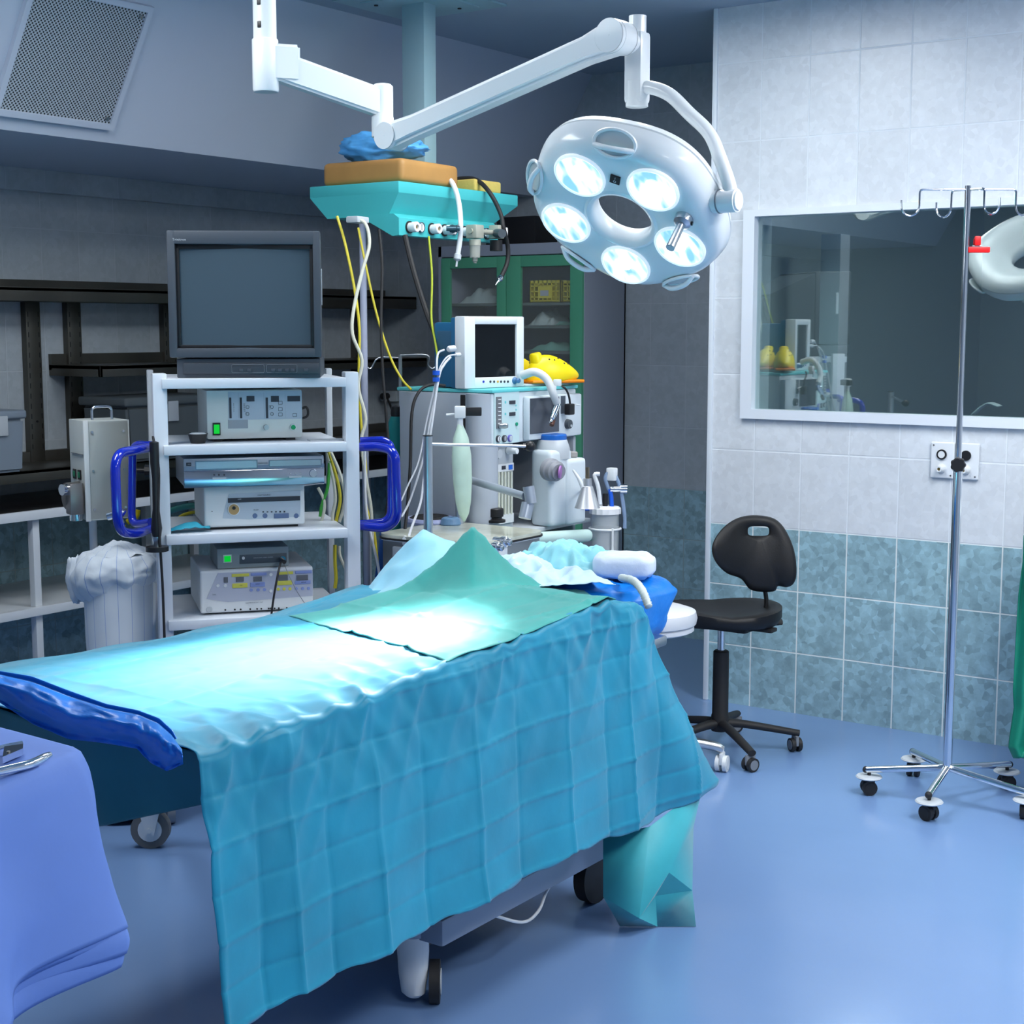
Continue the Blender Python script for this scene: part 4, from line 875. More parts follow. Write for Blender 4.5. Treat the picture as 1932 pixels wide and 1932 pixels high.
# ================================================================ INSTRUMENT TABLE
IB=mat('instrument_cloth',(.13,.235,.60),.7,noise_amt=.03,bump=.35,bump_scale=16)
zt_=.91; c0=atz(165,1413,zt_); b0=atz(0,1369,zt_); f0=atz(0,1478,zt_)
db=(b0-c0).normalized(); df=(f0-c0).normalized()
it=Thing('instrument_table','instrument table fully covered by a periwinkle blue cloth at the left edge','table',(c0.x,c0.y,0))
B0=c0+db*.50; F0=c0+df*.62
ctr=(B0+F0)/2
m=MB()
path=[B0,c0+db*.04,c0+(db+df)*.010,c0+df*.04,F0]
def pp(u):
    k=u*4; i=min(3,int(k)); t=k-i
    if u<.35: return B0.lerp(path[1],u/.35)
    if u<.42: return path[1].lerp(path[2],(u-.35)/.07)
    if u<.49: return path[2].lerp(path[3],(u-.42)/.07)
    return path[3].lerp(F0,(u-.49)/.51)
out=(-(db+df)).normalized()
def cl(u,v):
    p=pp(u); s=v
    if s<.25: return (ctr.lerp(p,s/.25))+V((0,0,.003*nz(u*9,s*9)))
    t=(s-.25)/.75; r=min(1,t/.08)
    o=out*(.012*r+.045*t+.028*t*math.sin(u*26+1)+.02*nz(u*7,t*3,5)*t)
    hem=.30+.035*math.sin(u*8+.5)
    return p+o-V((0,0,hem*t+.010*(1-math.cos(r*math.pi/2))))
m.grid(lambda u,v:it.l(cl(u,v)),120,50); it.part('table_cloth',m,IB,ang=180,solid=.002)
for k in range(3):
    m=MB()
    def lay(u,v,k=k):
        uu=.30+u*.70; p=pp(uu); t=1.0
        o=out*(.045+.028*math.sin(uu*26+1)-.004*k-.004+.014*nz(uu*9,k,2)+.006*math.sin(v*3))
        hem=.28+.035*math.sin(uu*8+.5)
        return it.l(p+o-V((0,0,hem+.026*k+.045*v+.006*math.sin(uu*17+k))))
    m.grid(lay,70,6); it.part('hem_fold',m,IB,ang=180,solid=.003)
m=MB(); cc_=(B0+F0)/2-V((0,0,0)); m.cyl(it.l(V((ctr.x,ctr.y,.06))),it.l(V((ctr.x,ctr.y,zt_-.02))),.03,n=16); m.box(-.25,.25,-.02,.02,.03,.06,.01,M=Matrix.Translation(it.l(V((ctr.x,ctr.y,0))))); m.box(-.02,.02,-.25,.25,.03,.06,.01,M=Matrix.Translation(it.l(V((ctr.x,ctr.y,0))))); it.part('pedestal',m,STEEL)
def zz(x,y,h=.006): return atz(x,y,zt_+h)
m=MB(); 
m.tube([zz(-30,1462,.012),zz(20,1450,.012),zz(60,1440,.012),zz(94,1424,.013)],.0065,12,6,rf=lambda t:1 if t<.9 else 1-.3*(t-.9)*10); m2=m
st=Thing('surgical_retractor','long polished steel instrument nearest the front edge of the blue cloth','instrument',(0,0,0)); st.part('handle',m2,CHROME)
m=MB(); m.tube([zz(-30,1470,.004),zz(20,1458,.004),zz(70,1440,.004)],.003,8,6); st.part('blade',m,CHROME)
st=Thing('needle_holder','polished steel needle holder with box joint lying behind the long instrument','instrument',(0,0,0))
m=MB(); m.panel([zz(5,1428,.016),zz(43,1412,.016),zz(44,1403,.016),zz(8,1408,.016)],.010); st.part('box_joint',m,CHROME)
m=MB(); m.tube([zz(-40,1425,.01),zz(0,1411,.012),zz(20,1406,.012),zz(42,1402,.012)],.0035,8); st.part('handle',m,CHROME)
m=MB(); q=zz(16,1417,.018); m.cyl(q-V((0,0,.003)),q,.0025,n=12); st.part('rivet',m,DSTEEL)
# ================================================================ STOOLS
def castor(t,x,y,a,parent,tyre,hood,r=.026,zb=0.):
    c,s_=math.cos(a),math.sin(a); out_=[]
    q=lambda u,v,z:V((x+u*c-v*s_,y+u*s_+v*c,z))
    for sd in (-1,1):
        m=MB(); m.cyl(q(0,sd*.006,r),q(0,sd*.020,r),r,n=20); w=t.part('caster_wheel',m,tyre,parent)
        m=MB(); m.cyl(q(0,sd*.0202,r),q(0,sd*.0215,r),r*.72,n=18); 
        t.part('wheel_ring',m,hood,parent)
    m=MB(); m.box(-.022,.020,-.006,.006,r*.9,r*2+.01,.004,M=Matrix.Translation(q(0,0,0))@Matrix.Rotation(a,4,'Z')); m.cyl(q(0,0,r*1.6),q(0,0,r*2+.03),.006,n=10); t.part('caster_stem',m,hood,parent)
BPU=mat('black_pu',(.005,.005,.006),.55,bump=.1,bump_scale=200)
cc0=atz(1358,1385,.06)
sc_=Thing('swivel_stool','black swivel stool with curved backrest standing in front of the teal tiles','stool',(cc0.x,cc0.y,0))
m=MB(); m.lathe([(.032,.075),(.036,.09),(.033,.13),(.030,.14),(.029,.37),(.024,.375)],n=20); sc_.part('gas_lift_sleeve',m,RUBBER)
m=MB(); m.cyl((0,0,.36),(0,0,.48),.014,n=16); sc_.part('piston',m,CHROME)
tips=[atz(*p,.075) for p in ((1495,1348),(1434,1388),(1288,1340),(1300,1362),(1383,1330))]
for k,a_ in enumerate((R(32),R(-40),R(104),R(176),R(248))):
    rr_=.29; tip=V((math.cos(a_)*rr_,math.sin(a_)*rr_,.068)); m=MB(); m.tube([(0,0,.105),(math.cos(a_)*.1,math.sin(a_)*.1,.098),tip],.019,12,5,rf=lambda t:1.15-.35*t,sy=.8); lg=sc_.part('base_arm',m,RUBBER)
    castor(sc_,tip.x*.95,tip.y*.95,a_+1.9,lg,RUBBER,MGREY,.025)
def seatmesh(rx,ry,th,z0):
    m=MB(); 
    def f(u,v):
        a=u*2*math.pi; r=v; k=1-.10*math.cos(3*a)*.5
        x=rx*r*math.cos(a)*k; y=ry*r*math.sin(a)*k; z=z0-.018*math.cos(a*1)*0+.022*(r**2)*abs(math.cos(a))-.02*(1-r*r)
        if r>.9: z-= (r-.9)*.12
        return V((x,y,z))
    n=48; rings=[[m.b.verts.new(f(i/n,v)) for i in range(n)] for v in (.02,.3,.55,.75,.88,.95,1.0)]
    low=[[m.b.verts.new(V((v.co.x*k,v.co.y*k,z0-th*q))) for v in rings[-1]] for k,q in ((1.0,.45),(.93,.9),(.6,1.1),(.1,1.1))]
    m.skin(rings+low); return m
m=seatmesh(.225,.20,.055,.535); st_=sc_.part('seat',m,BPU,recalc=True,ang=70); st_.rotation_euler=(0,0,R(40))
m=MB(); m.box(-.10,.12,-.05,.05,.455,.485,.01); m.box(.05,.21,-.025,.025,.465,.48,.005); mech=sc_.part('tilt_mechanism',m,RUBBER)
# backrest bracket and shell towards the right of the picture
bd=V((cr.x,cr.y,0)); bang=math.atan2(.62,.78)
bx=V((math.cos(bang),math.sin(bang),0))
brp=sc_.l(atd(1446,1132,5.50)); brt=sc_.l(atd(1440,1095,5.50))
m=MB(); m.tube([bx*.10+V((0,0,.47)),bx*.22+V((0,0,.475)),V((brp.x,brp.y,.50)),brp,brt],.016,10,5,sy=.5); sc_.part('back_bracket',m,RUBBER)
OUT=[(1420,972),(1455,976),(1475,990),(1490,1015),(1500,1045),(1503,1080),(1498,1100),(1485,1108),(1468,1106),(1462,1115),(1440,1117),(1415,1112),(1398,1092),(1372,1082),(1352,1063),(1343,1040),(1348,1018),(1365,995),(1390,978)]
bn=Matrix.Rotation(R(0),3,'Z')
def bk(x,y,off=0.):
    u=(x-1423)/80.; dd=5.42-.07*u*u+.05*u+off; return sc_.l(atd(x,y,dd))
m=MB(); cxb,cyb=1425,1045
hole=[(1415,994),(1425,993),(1448,996),(1451,1004),(1450,1011),(1438,1011),(1416,1008),(1412,1001)]
def blob(scale,off):
    return [(cxb+(x-cxb)*scale,cyb+(y-cyb)*scale,off) for x,y in OUT]
def dens(L,k=4):
    r=[];n=len(L)
    for i in range(n):
        a,b,c,d=[V((*L[(i+j-1)%n],0)) for j in range(4)]
        for j in range(k):
            t=j/k; q=.5*((2*b)+(c-a)*t+(2*a-5*b+4*c-d)*t*t+(3*b-a-3*c+d)*t**3); r.append((q.x,q.y))
    return r
OD=dens(OUT); n=len(OD)
hc=(1431,1002)
def hring(off,grow=1.):
    R_=[]
    for (x,y) in OD:
        a=math.atan2(y-hc[1],x-hc[0]); r=1/((abs(math.cos(a))/(19*grow))**4+(abs(math.sin(a))/(8*grow))**4)**.25; R_.append(m.b.verts.new(bk(hc[0]+r*math.cos(a),hc[1]+r*math.sin(a)+.12*(math.cos(a)*r),off)))
    return R_
def oring(s,off,mixh=0.): return [m.b.verts.new(bk(hc[0]+(x-hc[0])*s,hc[1]+(y-hc[1])*s,off)) for x,y in OD]
def blend(t,off):
    R_=[]
    for (x,y) in OD:
        a=math.atan2(y-hc[1],x-hc[0]); r=1/((abs(math.cos(a))/20)**4+(abs(math.sin(a))/9)**4)**.25; hx_,hy_=hc[0]+r*math.cos(a),hc[1]+r*math.sin(a); R_.append(m.b.verts.new(bk(lerp(hx_,x,t),lerp(hy_,y,t),off)))
    return R_
m.skin([blend(0,.03),blend(0,-.018),blend(.12,-.026),blend(.5,-.030),blend(.88,-.024),blend(.97,-.012),blend(1,.0),blend(.97,.018),blend(.5,.03),blend(.0,.03)],cap=False)
bmesh.ops.remove_doubles(m.b,verts=m.b.verts[:],dist=1e-5)
sc_.part('backrest',m,BPU,recalc=True,ang=80)
# white round stool
WV=mat('white_vinyl',(.70,.72,.75),.35)
s0=atz(1360,1455,0); sw=V((-2.58,4.50,0))
ws=Thing('round_stool','white round cushioned stool on a chrome base half hidden behind the table','stool',sw)
m=MB(); m.lathe([(.0,.50),(.15,.50),(.165,.507),(.165,.520),(.160,.524)],n=44); ws.part('seat_base',m,WV)
m=MB(); m.lathe([(.160,.524),(.172,.530),(.176,.55),(.170,.572),(.14,.582),(.0,.586)],n=44); ws.part('seat_cushion',m,WV)
m=MB(); m.cyl((0,0,.10),(0,0,.50),.024,n=18); ws.part('gas_lift',m,CHROME)
tipd=(V((s0.x,s0.y,0))-sw); a0=math.atan2(tipd.y,tipd.x)
for k in range(5):
    a_=a0+k*2*math.pi/5; tip=V((math.cos(a_),math.sin(a_),0))*.27+V((0,0,.078)); m=MB(); m.tube([(0,0,.115),(tip.x*.5,tip.y*.5,.108),(tip.x*.9,tip.y*.9,.09),tip],.017,12,5,rf=lambda t:1.1-.2*t); lg=ws.part('base_arm',m,STEEL)
    castor(ws,tip.x,tip.y,a_+1.2,lg,WPLAST,WPLAST,.029)
# ================================================================ IV POLE
ib=atz(1787,1452,.115)
iv=Thing('iv_pole','tall chrome drip stand with four hooks in front of the tiled wall','drip stand',(ib.x,ib.y,0))
top_=None
for dz in range(1,400):
    z=.2+dz*.005; a=V((ib.x,ib.y,z))-CO; yy=966-F*(a.dot(cu))/(a.dot(cf))
    if yy<=352: top_=z; break
knz=[z for z in [i*.005 for i in range(100,400)] if 966-F*((V((ib.x,ib.y,z))-CO).dot(cu))/((V((ib.x,ib.y,z))-CO).dot(cf))<=878][0]
m=MB(); m.cyl((0,0,.12),(0,0,knz),.0145,n=20); iv.part('outer_tube',m,CHROME)
m=MB(); m.cyl((0,0,knz),(0,0,top_),.0100,n=18); iv.part('inner_tube',m,CHROME)
kd=V((CO.x-ib.x,CO.y-ib.y,0)).normalized()
m=MB(); 
rings=[]
xk,yk_=V((-kd.y,kd.x,0)),V((0,0,1))
for r_,h in ((.001,.010),(.020,.010),(.023,.014),(.023,.028),(.020,.034),(.001,.034)):
    rings.append([m.b.verts.new(V((0,0,knz))+kd*h+(xk*math.cos(i*2*math.pi/42)+yk_*math.sin(i*2*math.pi/42))*r_*(1+.07*math.cos(7*i*2*math.pi/42))) for i in range(42)])
m.skin(rings); m.cyl(V((0,0,knz)),V((0,0,knz))+kd*.012,.008); iv.part('clamp_knob',m,BLACK)
m=MB(); m.cyl((0,0,knz-.02),(0,0,knz+.006),.017,n=20); iv.part('clamp_collar',m,STEEL)
a0=math.atan2(*(lambda q:(q.y,q.x))((atz(1727,390,1.95)-atz(1820,385,1.95))))
hl=iv.l(aty(1748,362,ib.y-.02)); 
for k,L0 in enumerate((.15,.055,.15,.055)):
    # arms along the picture's left and right, short ones fore and aft
    ang_=R(35)+math.pi+k*math.pi/2 if k%2==0 else R(35)+math.pi+k*math.pi/2+R(38)
    dx=V((math.cos(ang_),math.sin(ang_),0)); zc=top_-.012
    m=MB(); L1=L0 if k%2==0 else .06
    pts=[V((0,0,zc)),dx*L1+V((0,0,zc)),dx*L1+V((0,0,zc-.05))]
    arc=[dx*(L1+.028*(1-math.cos(t)))+V((0,0,zc-.05-.030*math.sin(t))) for t in [i*math.pi/7 for i in range(1,8)]]
    m.rtube(pts[:2]+[pts[2]],.0032,.01,8,4); m.tube([pts[2]]+arc+[dx*(L1+.056)+V((0,0,zc-.032))],.0032,8,2); iv.part('hook',m,CHROME)
for k,(p,zq) in enumerate((((1634,1452),0),((1722,1418),0),((1752,1500),0),((1905,1442),0),((1945,1498),0))):
    t=atz(*p,.083); t=iv.l(t); t.z=.083; m=MB(); m.tube([(0,0,.125),t*.12+V((0,0,.108)),t],.0115,12,4); lg=iv.part('base_leg',m,CHROME)
    m=MB(); m.ball(t,.0118,(1,1,1),12); iv.part('leg_cap',m,RUBBER,lg)
    m=MB(); q=V((t.x*.96,t.y*.96,0)); m.lathe([(.0,.056),(.040,.056),(.044,.060),(.040,.064),(.0,.066)],(q.x,q.y,0),n=28); iv.part('bumper_disc',m,LGREY,lg)
    castor(iv,q.x,q.y,R(35)+k*1.1,lg,RUBBER,RUBBER,.025)
RED=mat('red_plastic',(.75,.01,.012),.35)
rc=Thing('clip','red plastic clip fastened to the drip stand below the hooks','clip',aty(1826,470,ib.y),R(35))
m=MB(); m.box(0,.068,-.008,.008,-.011,.007,.003); rc.part('jaw',m,RED)
m=MB(); m.box(.018,.038,-.012,-.002,.010,.040,.005); m.box(.018,.038,.000,.010,.008,.034,.005); rc.part('thumb_tab',m,RED)
m=MB(); m.cyl((.017,-.002,.009),(.040,-.002,.009),.004,n=10); rc.part('spring',m,STEEL)
# ================================================================ WALL PLATE
w0=aty(1758,833,5.53); w1=aty(1847,906,5.53)
wp_=Thing('gas_outlet_plate','white wall plate with four round gas outlets behind the drip stand','wall outlet',(w0.x,5.532,w1.z))
W_,H_=w1.x-w0.x,w0.z-w1.z
for i in (0,1):
    m=MB(); m.box(i*W_/2+.001,(i+1)*W_/2-.001,-.012,0,0,H_,.005,3); pl=wp_.part('plate',m,WHITE)
    for (a,b) in ((.012,H_-.012),(W_/2-.012,.012)):
        m=MB(); m.cyl((i*W_/2+a,-.014,b),(i*W_/2+a,-.012,b),.003,n=10); wp_.part('screw',m,DSTEEL,pl)
    cx_=i*W_/2+W_*.24
    m=MB(); m.lathe([(.019,0),(.019,.006),(.013,.006)],(cx_,-.012,H_*.66),(0,-1,0),n=28); q=wp_.part('port_ring',m,BLACK,pl)
    m=MB(); m.cyl((cx_,-.0185,H_*.66),(cx_,-.0175,H_*.66),.013,n=24); wp_.part('port_cap',m,WPLAST if i==0 else BLACK,q)
    m=MB(); m.lathe([(.018,0),(.018,.004),(.014,.012),(.011,.03),(.006,.03),(.006,.015)],(cx_,-.012,H_*.27),(0,-1,0),n=24,cap=False); q=wp_.part('outlet_nozzle',m,WPLAST,pl)
    m=MB(); m.cyl((cx_,-.040,H_*.27),(cx_,-.032,H_*.27),.006,n=14); wp_.part('nozzle_bore',m,BR,q)
# window sill things in the next room
q=aty(1423,772,5.62); m=MB(); m.lathe([(.016,0),(.019,.004),(.019,.055),(.011,.062),(.011,.082),(.0,.083)],n=20)
solo('bottle','small white bottle standing on the window sill at its left corner','bottle',m,WPLAST,(q.x,5.62,WZ0+.0005))
m=MB(); a=aty(1846,780,5.75)
m.grid(lambda u,v:V((-.02+.10*u,.06*v,.05*math.sin(min(1,u*1.3)*math.pi/2)-.012*max(0,u-.6)*3)),16,4); solo('desk_lamp_shade','curved white object behind the glass near the drip stand','lamp shade',m,WPLAST,(a.x,5.72,WZ0-.0),solid=.004)
# right edge: white cabinet with green gown
g0=atz(1926,1480,.05)
rcab=Thing('white_trolley','white trolley whose corner shows at the right edge of the picture','trolley',(g0.x,g0.y,0),R(20))
m=MB(); m.box(0,.5,0,.4,.14,.92,.008); rcab.part('body',m,WHITE)
m=MB(); m.box(-.004,.5,-.006,0,.22,.235); rcab.part('seam',m,BLACK)
m=MB(); m.box(.015,.05,.015,.05,.0,.14); rcab.part('foot',m,LGREY)
m=MB()
GO=[(1932,1010),(1930,1060),(1922,1120),(1918,1180),(1914,1250),(1911,1300),(1913,1335),(1905,1390),(1903,1410),(1912,1430),(1924,1418)]
def gg(u,v):
    k=v*10; i=min(9,int(k)); t=k-i; x=lerp(GO[i][0],GO[i+1][0],t); y=lerp(GO[i][1],GO[i+1][1],t)
    return atd(x+u*60,y,4.96+.02*math.sin(u*9+v*3)-.02*u)
m.grid(gg,20,60); solo('green_gown','dark green gown hanging against the white trolley at the right edge','gown',m,mat('gown_green',(.0,.20,.13),.6,bump=.2),solid=.003,ang=180)
# ================================================================ GREEN CABINET
GRN=mat('cabinet_green',(.10,.40,.24),.45); CG=mat('cabinet_grey',(.34,.38,.46),.5)
cb=Thing('glass_cabinet','tall grey cabinet with green framed glass doors against the back wall','cabinet',(-4.80,6.208,0))
cw=.88; chh=1.955; cdp=.385
m=MB()
for a in ((0,.02,0,cdp,0,chh),(cw-.02,cw,0,cdp,0,chh),(0,cw,0,cdp,chh-.02,chh),(0,cw,cdp-.015,cdp,0,chh),(0,cw,0,cdp,0,.08)): m.box(*a,.002)
m.box(0,cw,-.012,.01,chh-.055,chh,.002); m.box(-.0,.022,-.012,.01,0,chh,.002); cb.part('carcass',m,CG)
def cz(y): return cb.py(1000,y,0).z
g1=(cb.py(853,600,0).x,cb.py(941,600,0).x); g2=(cb.py(986,600,0).x,cb.py(1079,600,0).x); gt=cz(503); xm=cb.py(958,600,0).x
for (xa_,xb_,ga,gb) in ((.024,xm,*g1),(xm+.004,cw-.004,*g2)):
    m=MB(); 
    for a in ((xa_,ga,.06,chh-.06),(gb,xb_,.06,chh-.06),(ga,gb,gt,chh-.06),(ga,gb,.06,.16),(ga,gb,.80,.86)): m.box(a[0],a[1],-.018,0,a[2],a[3],.001)
    dr=cb.part('door',m,GRN)
    m=MB(); m.box(ga,gb,-.010,-.007,.10,gt+.01); cb.part('glass_pane',m,mat('cabinet_glass',(.75,.85,.8),.03,alpha=.07),dr)
shz=[cz(571),cz(614),cz(662),cz(728)]
for z in shz:
    m=MB(); m.box(.02,cw-.02,.01,cdp-.02,z-.014,z,.001); cb.part('shelf',m,mat('shelf_dark',(.12,.15,.14),.5))
YB=mat('yellow_basket',(.75,.66,.06),.45)
def basket(label,x0,x1,z0,h,d0):
    b=Thing('basket',label,'basket',(cb.o.location.x+x0,6.208+.05,z0+.001),group='baskets in the green cabinet'); w=x1-x0; m=MB(); r=.004; nx=max(3,int(w/.026)); nzv=3
    m.box(0,w,0,.004,0,.012); m.box(0,w,0,.006,h-.014,h); m.box(0,w,.0,d0,0,.004); m.box(0,w,d0-.004,d0,0,h); m.box(0,.004,0,d0,0,h);m.box(w-.004,w,0,d0,0,h)
    for i in range(nx+1): xx=i*(w-.006)/nx; m.box(xx,xx+.006,0,.004,0,h)
    for j in range(1,nzv+1): z=j*h/(nzv+1); m.box(0,w,0,.004,z-.003,z+.003)
    m.box(w*.28,w*.72,-.002,.004,h*.2,h*.72); b.part('lattice',m,YB)
    m=MB(); m.box(w*.36,w*.62,-.004,-.002,h*.3,h*.55); b.part('paper_label',m,LGREY)
xq=lambda x:cb.py(x,545,.05).x
basket('yellow plastic lattice basket fully seen through the right cabinet door',xq(999),xq(1058),shz[0],.108,.2)
basket('yellow lattice basket cut off by the right door frame of the green cabinet',xq(1061),.856,shz[0],.105,.2)
FC=mat('cabinet_cloth',(.22,.50,.42),.7,bump=.4,bump_scale=30); FW=mat('cabinet_wrap',(.50,.62,.62),.6,bump=.4,bump_scale=30)
for label,x0,x1,z,h,mt_,sd in (('loose green grey wrapped linen behind the left cabinet door',858,936,shz[0],.075,FW,1),('crumpled linen with a pointed fold on the second shelf of the green cabinet',990,1040,shz[1],.07,FW,5),('flat linen at the right of the second cabinet shelf',1040,1076,shz[1],.025,FC,6),('stacked green linen on the third shelf of the green cabinet',990,1076,shz[2],.04,FC,9),('crumpled linen low in the cabinet behind the yellow clogs',1022,1070,shz[3],.06,FW,12)):
    xa_,xb_=xq(x0),xq(x1); w=xb_-xa_; m=MB()
    nn=26
    def f(u,v,w=w,h=h,sd=sd):
        e=min(1,6*min(u,1-u))*min(1,6*min(v,1-v)); return V((w*u,.05+.2*v,.001+h*e*(.45+.75*abs(nz(u*4+sd,v*3,sd))+.4*max(0,1-abs(u-.45)*4)*(sd%4==1))))
    m.grid(f,nn,14); m.grid(lambda u,v,w=w:V((w*u,.05+.2*v,.0008)),1,1,True); solo('folded_linen',label,'linen',m,mt_,(cb.o.location.x+xa_,6.208+.02,z),ang=180)
q=cb.py(930,455,.1); m=MB(); m.box(0,.235,0,.20,0,.135,.006); m.box(-.08,.0,.02,.16,0,.03,.004); solo('black_box','black box lying on top of the grey cabinet','box',m,BLACK,(cb.o.location.x+.335,6.24,chh+.001))
# ================================================================ ANAESTHESIA MACHINE
MG=mat('machine_grey',(.40,.44,.50),.4); MW=mat('machine_white',(.62,.69,.74),.38); MC=mat('machine_mint',(.52,.68,.70),.4); TURQ=mat('turquoise_trim',(.12,.55,.58),.4)
# local frame: x runs along the front (world +Y), -y faces the room (world +X)
am=Thing('anaesthesia_machine','grey anaesthesia machine with a ventilator screen, flow meters and lower trays','medical device',(-2.99,4.15,0),R(90))
ZT=1.338; ZM=1.150; DP=.40; LX=.53
def ah(x,y,v=0.): return am.py(x,y,v)
m=MB(); m.box(-.0,LX,.0,DP,ZM,ZT-.012,.008); am.part('upper_housing',m,MW)
m=MB(); m.box(-.004,LX+.004,-.006,DP+.01,ZT-.012,ZT,.004); am.part('top_board',m,TURQ)
m=MB(); m.box(-.008,.0,.10,DP-.005,.40,ZT-.014,.003); m.cyl((.02,.055,.45),(.02,.055,ZT-.014),.055,n=30); am.part('side_column',m,MG)
m=MB(); m.box(-.010,-.006,.105,.125,1.06,ZT-.02,.001); am.part('black_rail',m,BLACK)
m=MB(); m.box(0,.17,.03,DP,.42,ZM,.006); am.part('flow_column',m,MG)
m=MB(); m.box(.17,LX,DP-.04,DP,.42,ZM,.004); am.part('rear_wall',m,mat('rear_dark',(.10,.12,.14),.5))
for x_ in (.30,.37,.43):
    m=MB(); m.box(x_,x_+.006,DP-.05,DP-.038,.82,ZM); am.part('rib',m,MG)
m=MB(); m.box(LX-.018,LX,.0,DP,.42,ZM,.003); am.part('right_panel',m,MG)
m=MB(); m.box(LX+.002,LX+.03,.10,.14,.72,1.20,.006); am.part('turquoise_handle',m,TURQ)
m=MB(); m.box(.17,LX+.01,-.06,DP,.835,.850,.004); am.part('tray',m,LGREY)
m=MB(); m.box(.0,LX,.0,DP,.12,.42,.01); am.part('lower_cabinet',m,MG)
for xx in (.05,LX-.05):
    for yy in (.05,DP-.05):
        m=MB(); m.cyl((xx-.015,yy,.055),(xx+.015,yy,.055),.055,n=20); m.box(xx-.02,xx+.02,yy-.02,yy+.02,.08,.13,.004); am.part('caster',m,MGREY)
# left control field
def pla(x0,y0,x1,y1,mt,th=.003,v=0.,bev=0.,name='panel',parent=None):
    a=ah(x0,y0,v); b=ah(x1,y1,v); m=MB(); m.box(a.x,b.x,v-th,v,min(a.z,b.z),max(a.z,b.z),bev); return am.part(name,m,mt,parent)
cp2=pla(931,737,978,834,MC,.004,name='control_field')
pla(934,749,943,808,mat('flow_grey',(.16,.17,.19),.3),.008,parent=cp2,name='flow_tube'); 
for k in range(7): pla(936,753+k*7.5,941,754.4+k*7.5,WPLAST,.010,parent=cp2,name='scale_mark')
pla(959,756,970,762,INK,.006,parent=cp2,name='readout'); pla(959,778,970,784,INK,.006,parent=cp2,name='readout')
for a in ((954,759),(954,781)): 
    c=ah(*a,-.005); m=MB(); m.box(c.x-.004,c.x+.004,c.y,c.y+.002,c.z-.004,c.z+.004); am.part('key',m,TURQ,cp2)
for a in ((974,765),(974,773)):
    c=ah(*a,-.005); m=MB(); m.box(c.x-.003,c.x+.003,c.y,c.y+.002,c.z-.003,c.z+.003); am.part('key',m,TURQ,cp2)
c=ah(974,800,-.004); m=MB(); m.cyl(c,c-V((0,.004,0)),.006,n=16); am.part('green_button',m,mat('button_green',(.0,.30,.17),.4),cp2)
c=ah(942,803,-.008); m=MB(); m.lathe([(.008,0),(.010,.008),(.010,.022),(.007,.03),(.0,.03)],c,(0.3,-1,0),n=18); am.part('flow_knob',m,STEEL,cp2)
for i,xx in enumerate((939,950.5,961)):
    c=ah(xx,828-i*.6,-.004); m=MB(); m.lathe([(.012,0),(.012,.006),(.010,.007)],c,(0,-1,0),n=24); g_=am.part('gauge',m,INK if i<2 else mat('gauge_violet',(.12,.10,.45),.4),cp2)
    m=MB(); m.cyl(c-V((0,.0075,0)),c-V((0,.0068,0)),.0095,n=22); am.part('gauge_face',m,(WPLAST,MGREY,PN)[i],g_)
    m=MB(); m.box(c.x-.0008,c.x+.0008,c.y-.0088,c.y-.0075,c.z-.006,c.z+.007); am.part('gauge_needle',m,INK if i==0 else WPLAST,g_)
# ventilator display
v1_=ah(986,740); v2_=ah(1082,828)
m=MB(); m.box(v1_.x,LX-.004,-.028,0,ZM+.006,ZT-.03,.008); vd=am.part('ventilator_module',m,MW)
a=ah(1000,752,-.028); b=ah(1054,818,-.028); m=MB(); m.box(a.x,b.x,-.030,-.028,b.z+.008,a.z,.0); am.part('ventilator_screen',m,mat('vent_screen',(.06,.07,.09),.08),vd)
c=ah(1070,800,-.028); m=MB(); m.cyl(c,c-V((0,.014,0)),.0185,.016,n=26); k_=am.part('rotary_knob',m,mat('knob_dark',(.06,.075,.09),.4),vd)
m=MB(); m.cyl(c-V((-.004,.0145,.006)),c-V((-.004,.016,.006)),.005,n=14); am.part('knob_dimple',m,LGREY,k_)
a=ah(1058,747,-.028); b=ah(1066,780,-.028); m=MB(); m.box(a.x,b.x,-.030,-.028,b.z,a.z); am.part('key_strip',m,mat('slate',(.07,.09,.12),.4),vd)
# lower flow tubes and labels
pla(931,842,965,874,mat('valve_back',(.42,.46,.50),.3),.006,.03,name='valve_block'); 
c=ah(938,856,.02); m=MB(); m.cyl(c,c-V((0,.012,0)),.016,n=20); am.part('dial',m,LGREY); c=ah(958,850,.02); m=MB(); m.cyl(c,c-V((0,.04,0)),.012,.010,n=18); am.part('valve_knob',m,WPLAST)
lb=pla(931,877,965,887,WPLAST,.010,.03,name='label_strip'); pla(942,879,949,885,INK,.012,.03,parent=lb,name='label_mark'); pla(955,877,962,885,mat('label_blue',(.02,.14,.60),.4),.012,.03,parent=lb,name='label_mark')
tb_=pla(931,888,965,972,mat('tube_panel',(.50,.53,.50),.3),.006,.03,name='flow_meter_panel')
for k in range(6):
    xx=934+k*6; a=ah(xx,890,.022); b=ah(xx,970,.022); m=MB(); m.cyl((a.x,.02,a.z),(a.x,.02,b.z),.0035,n=10); am.part('flow_meter_tube',m,mat('tube_pale',(.68,.70,.60),.2),tb_)
pla(938,972,965,984,WPLAST,.010,.03,name='lower_label')
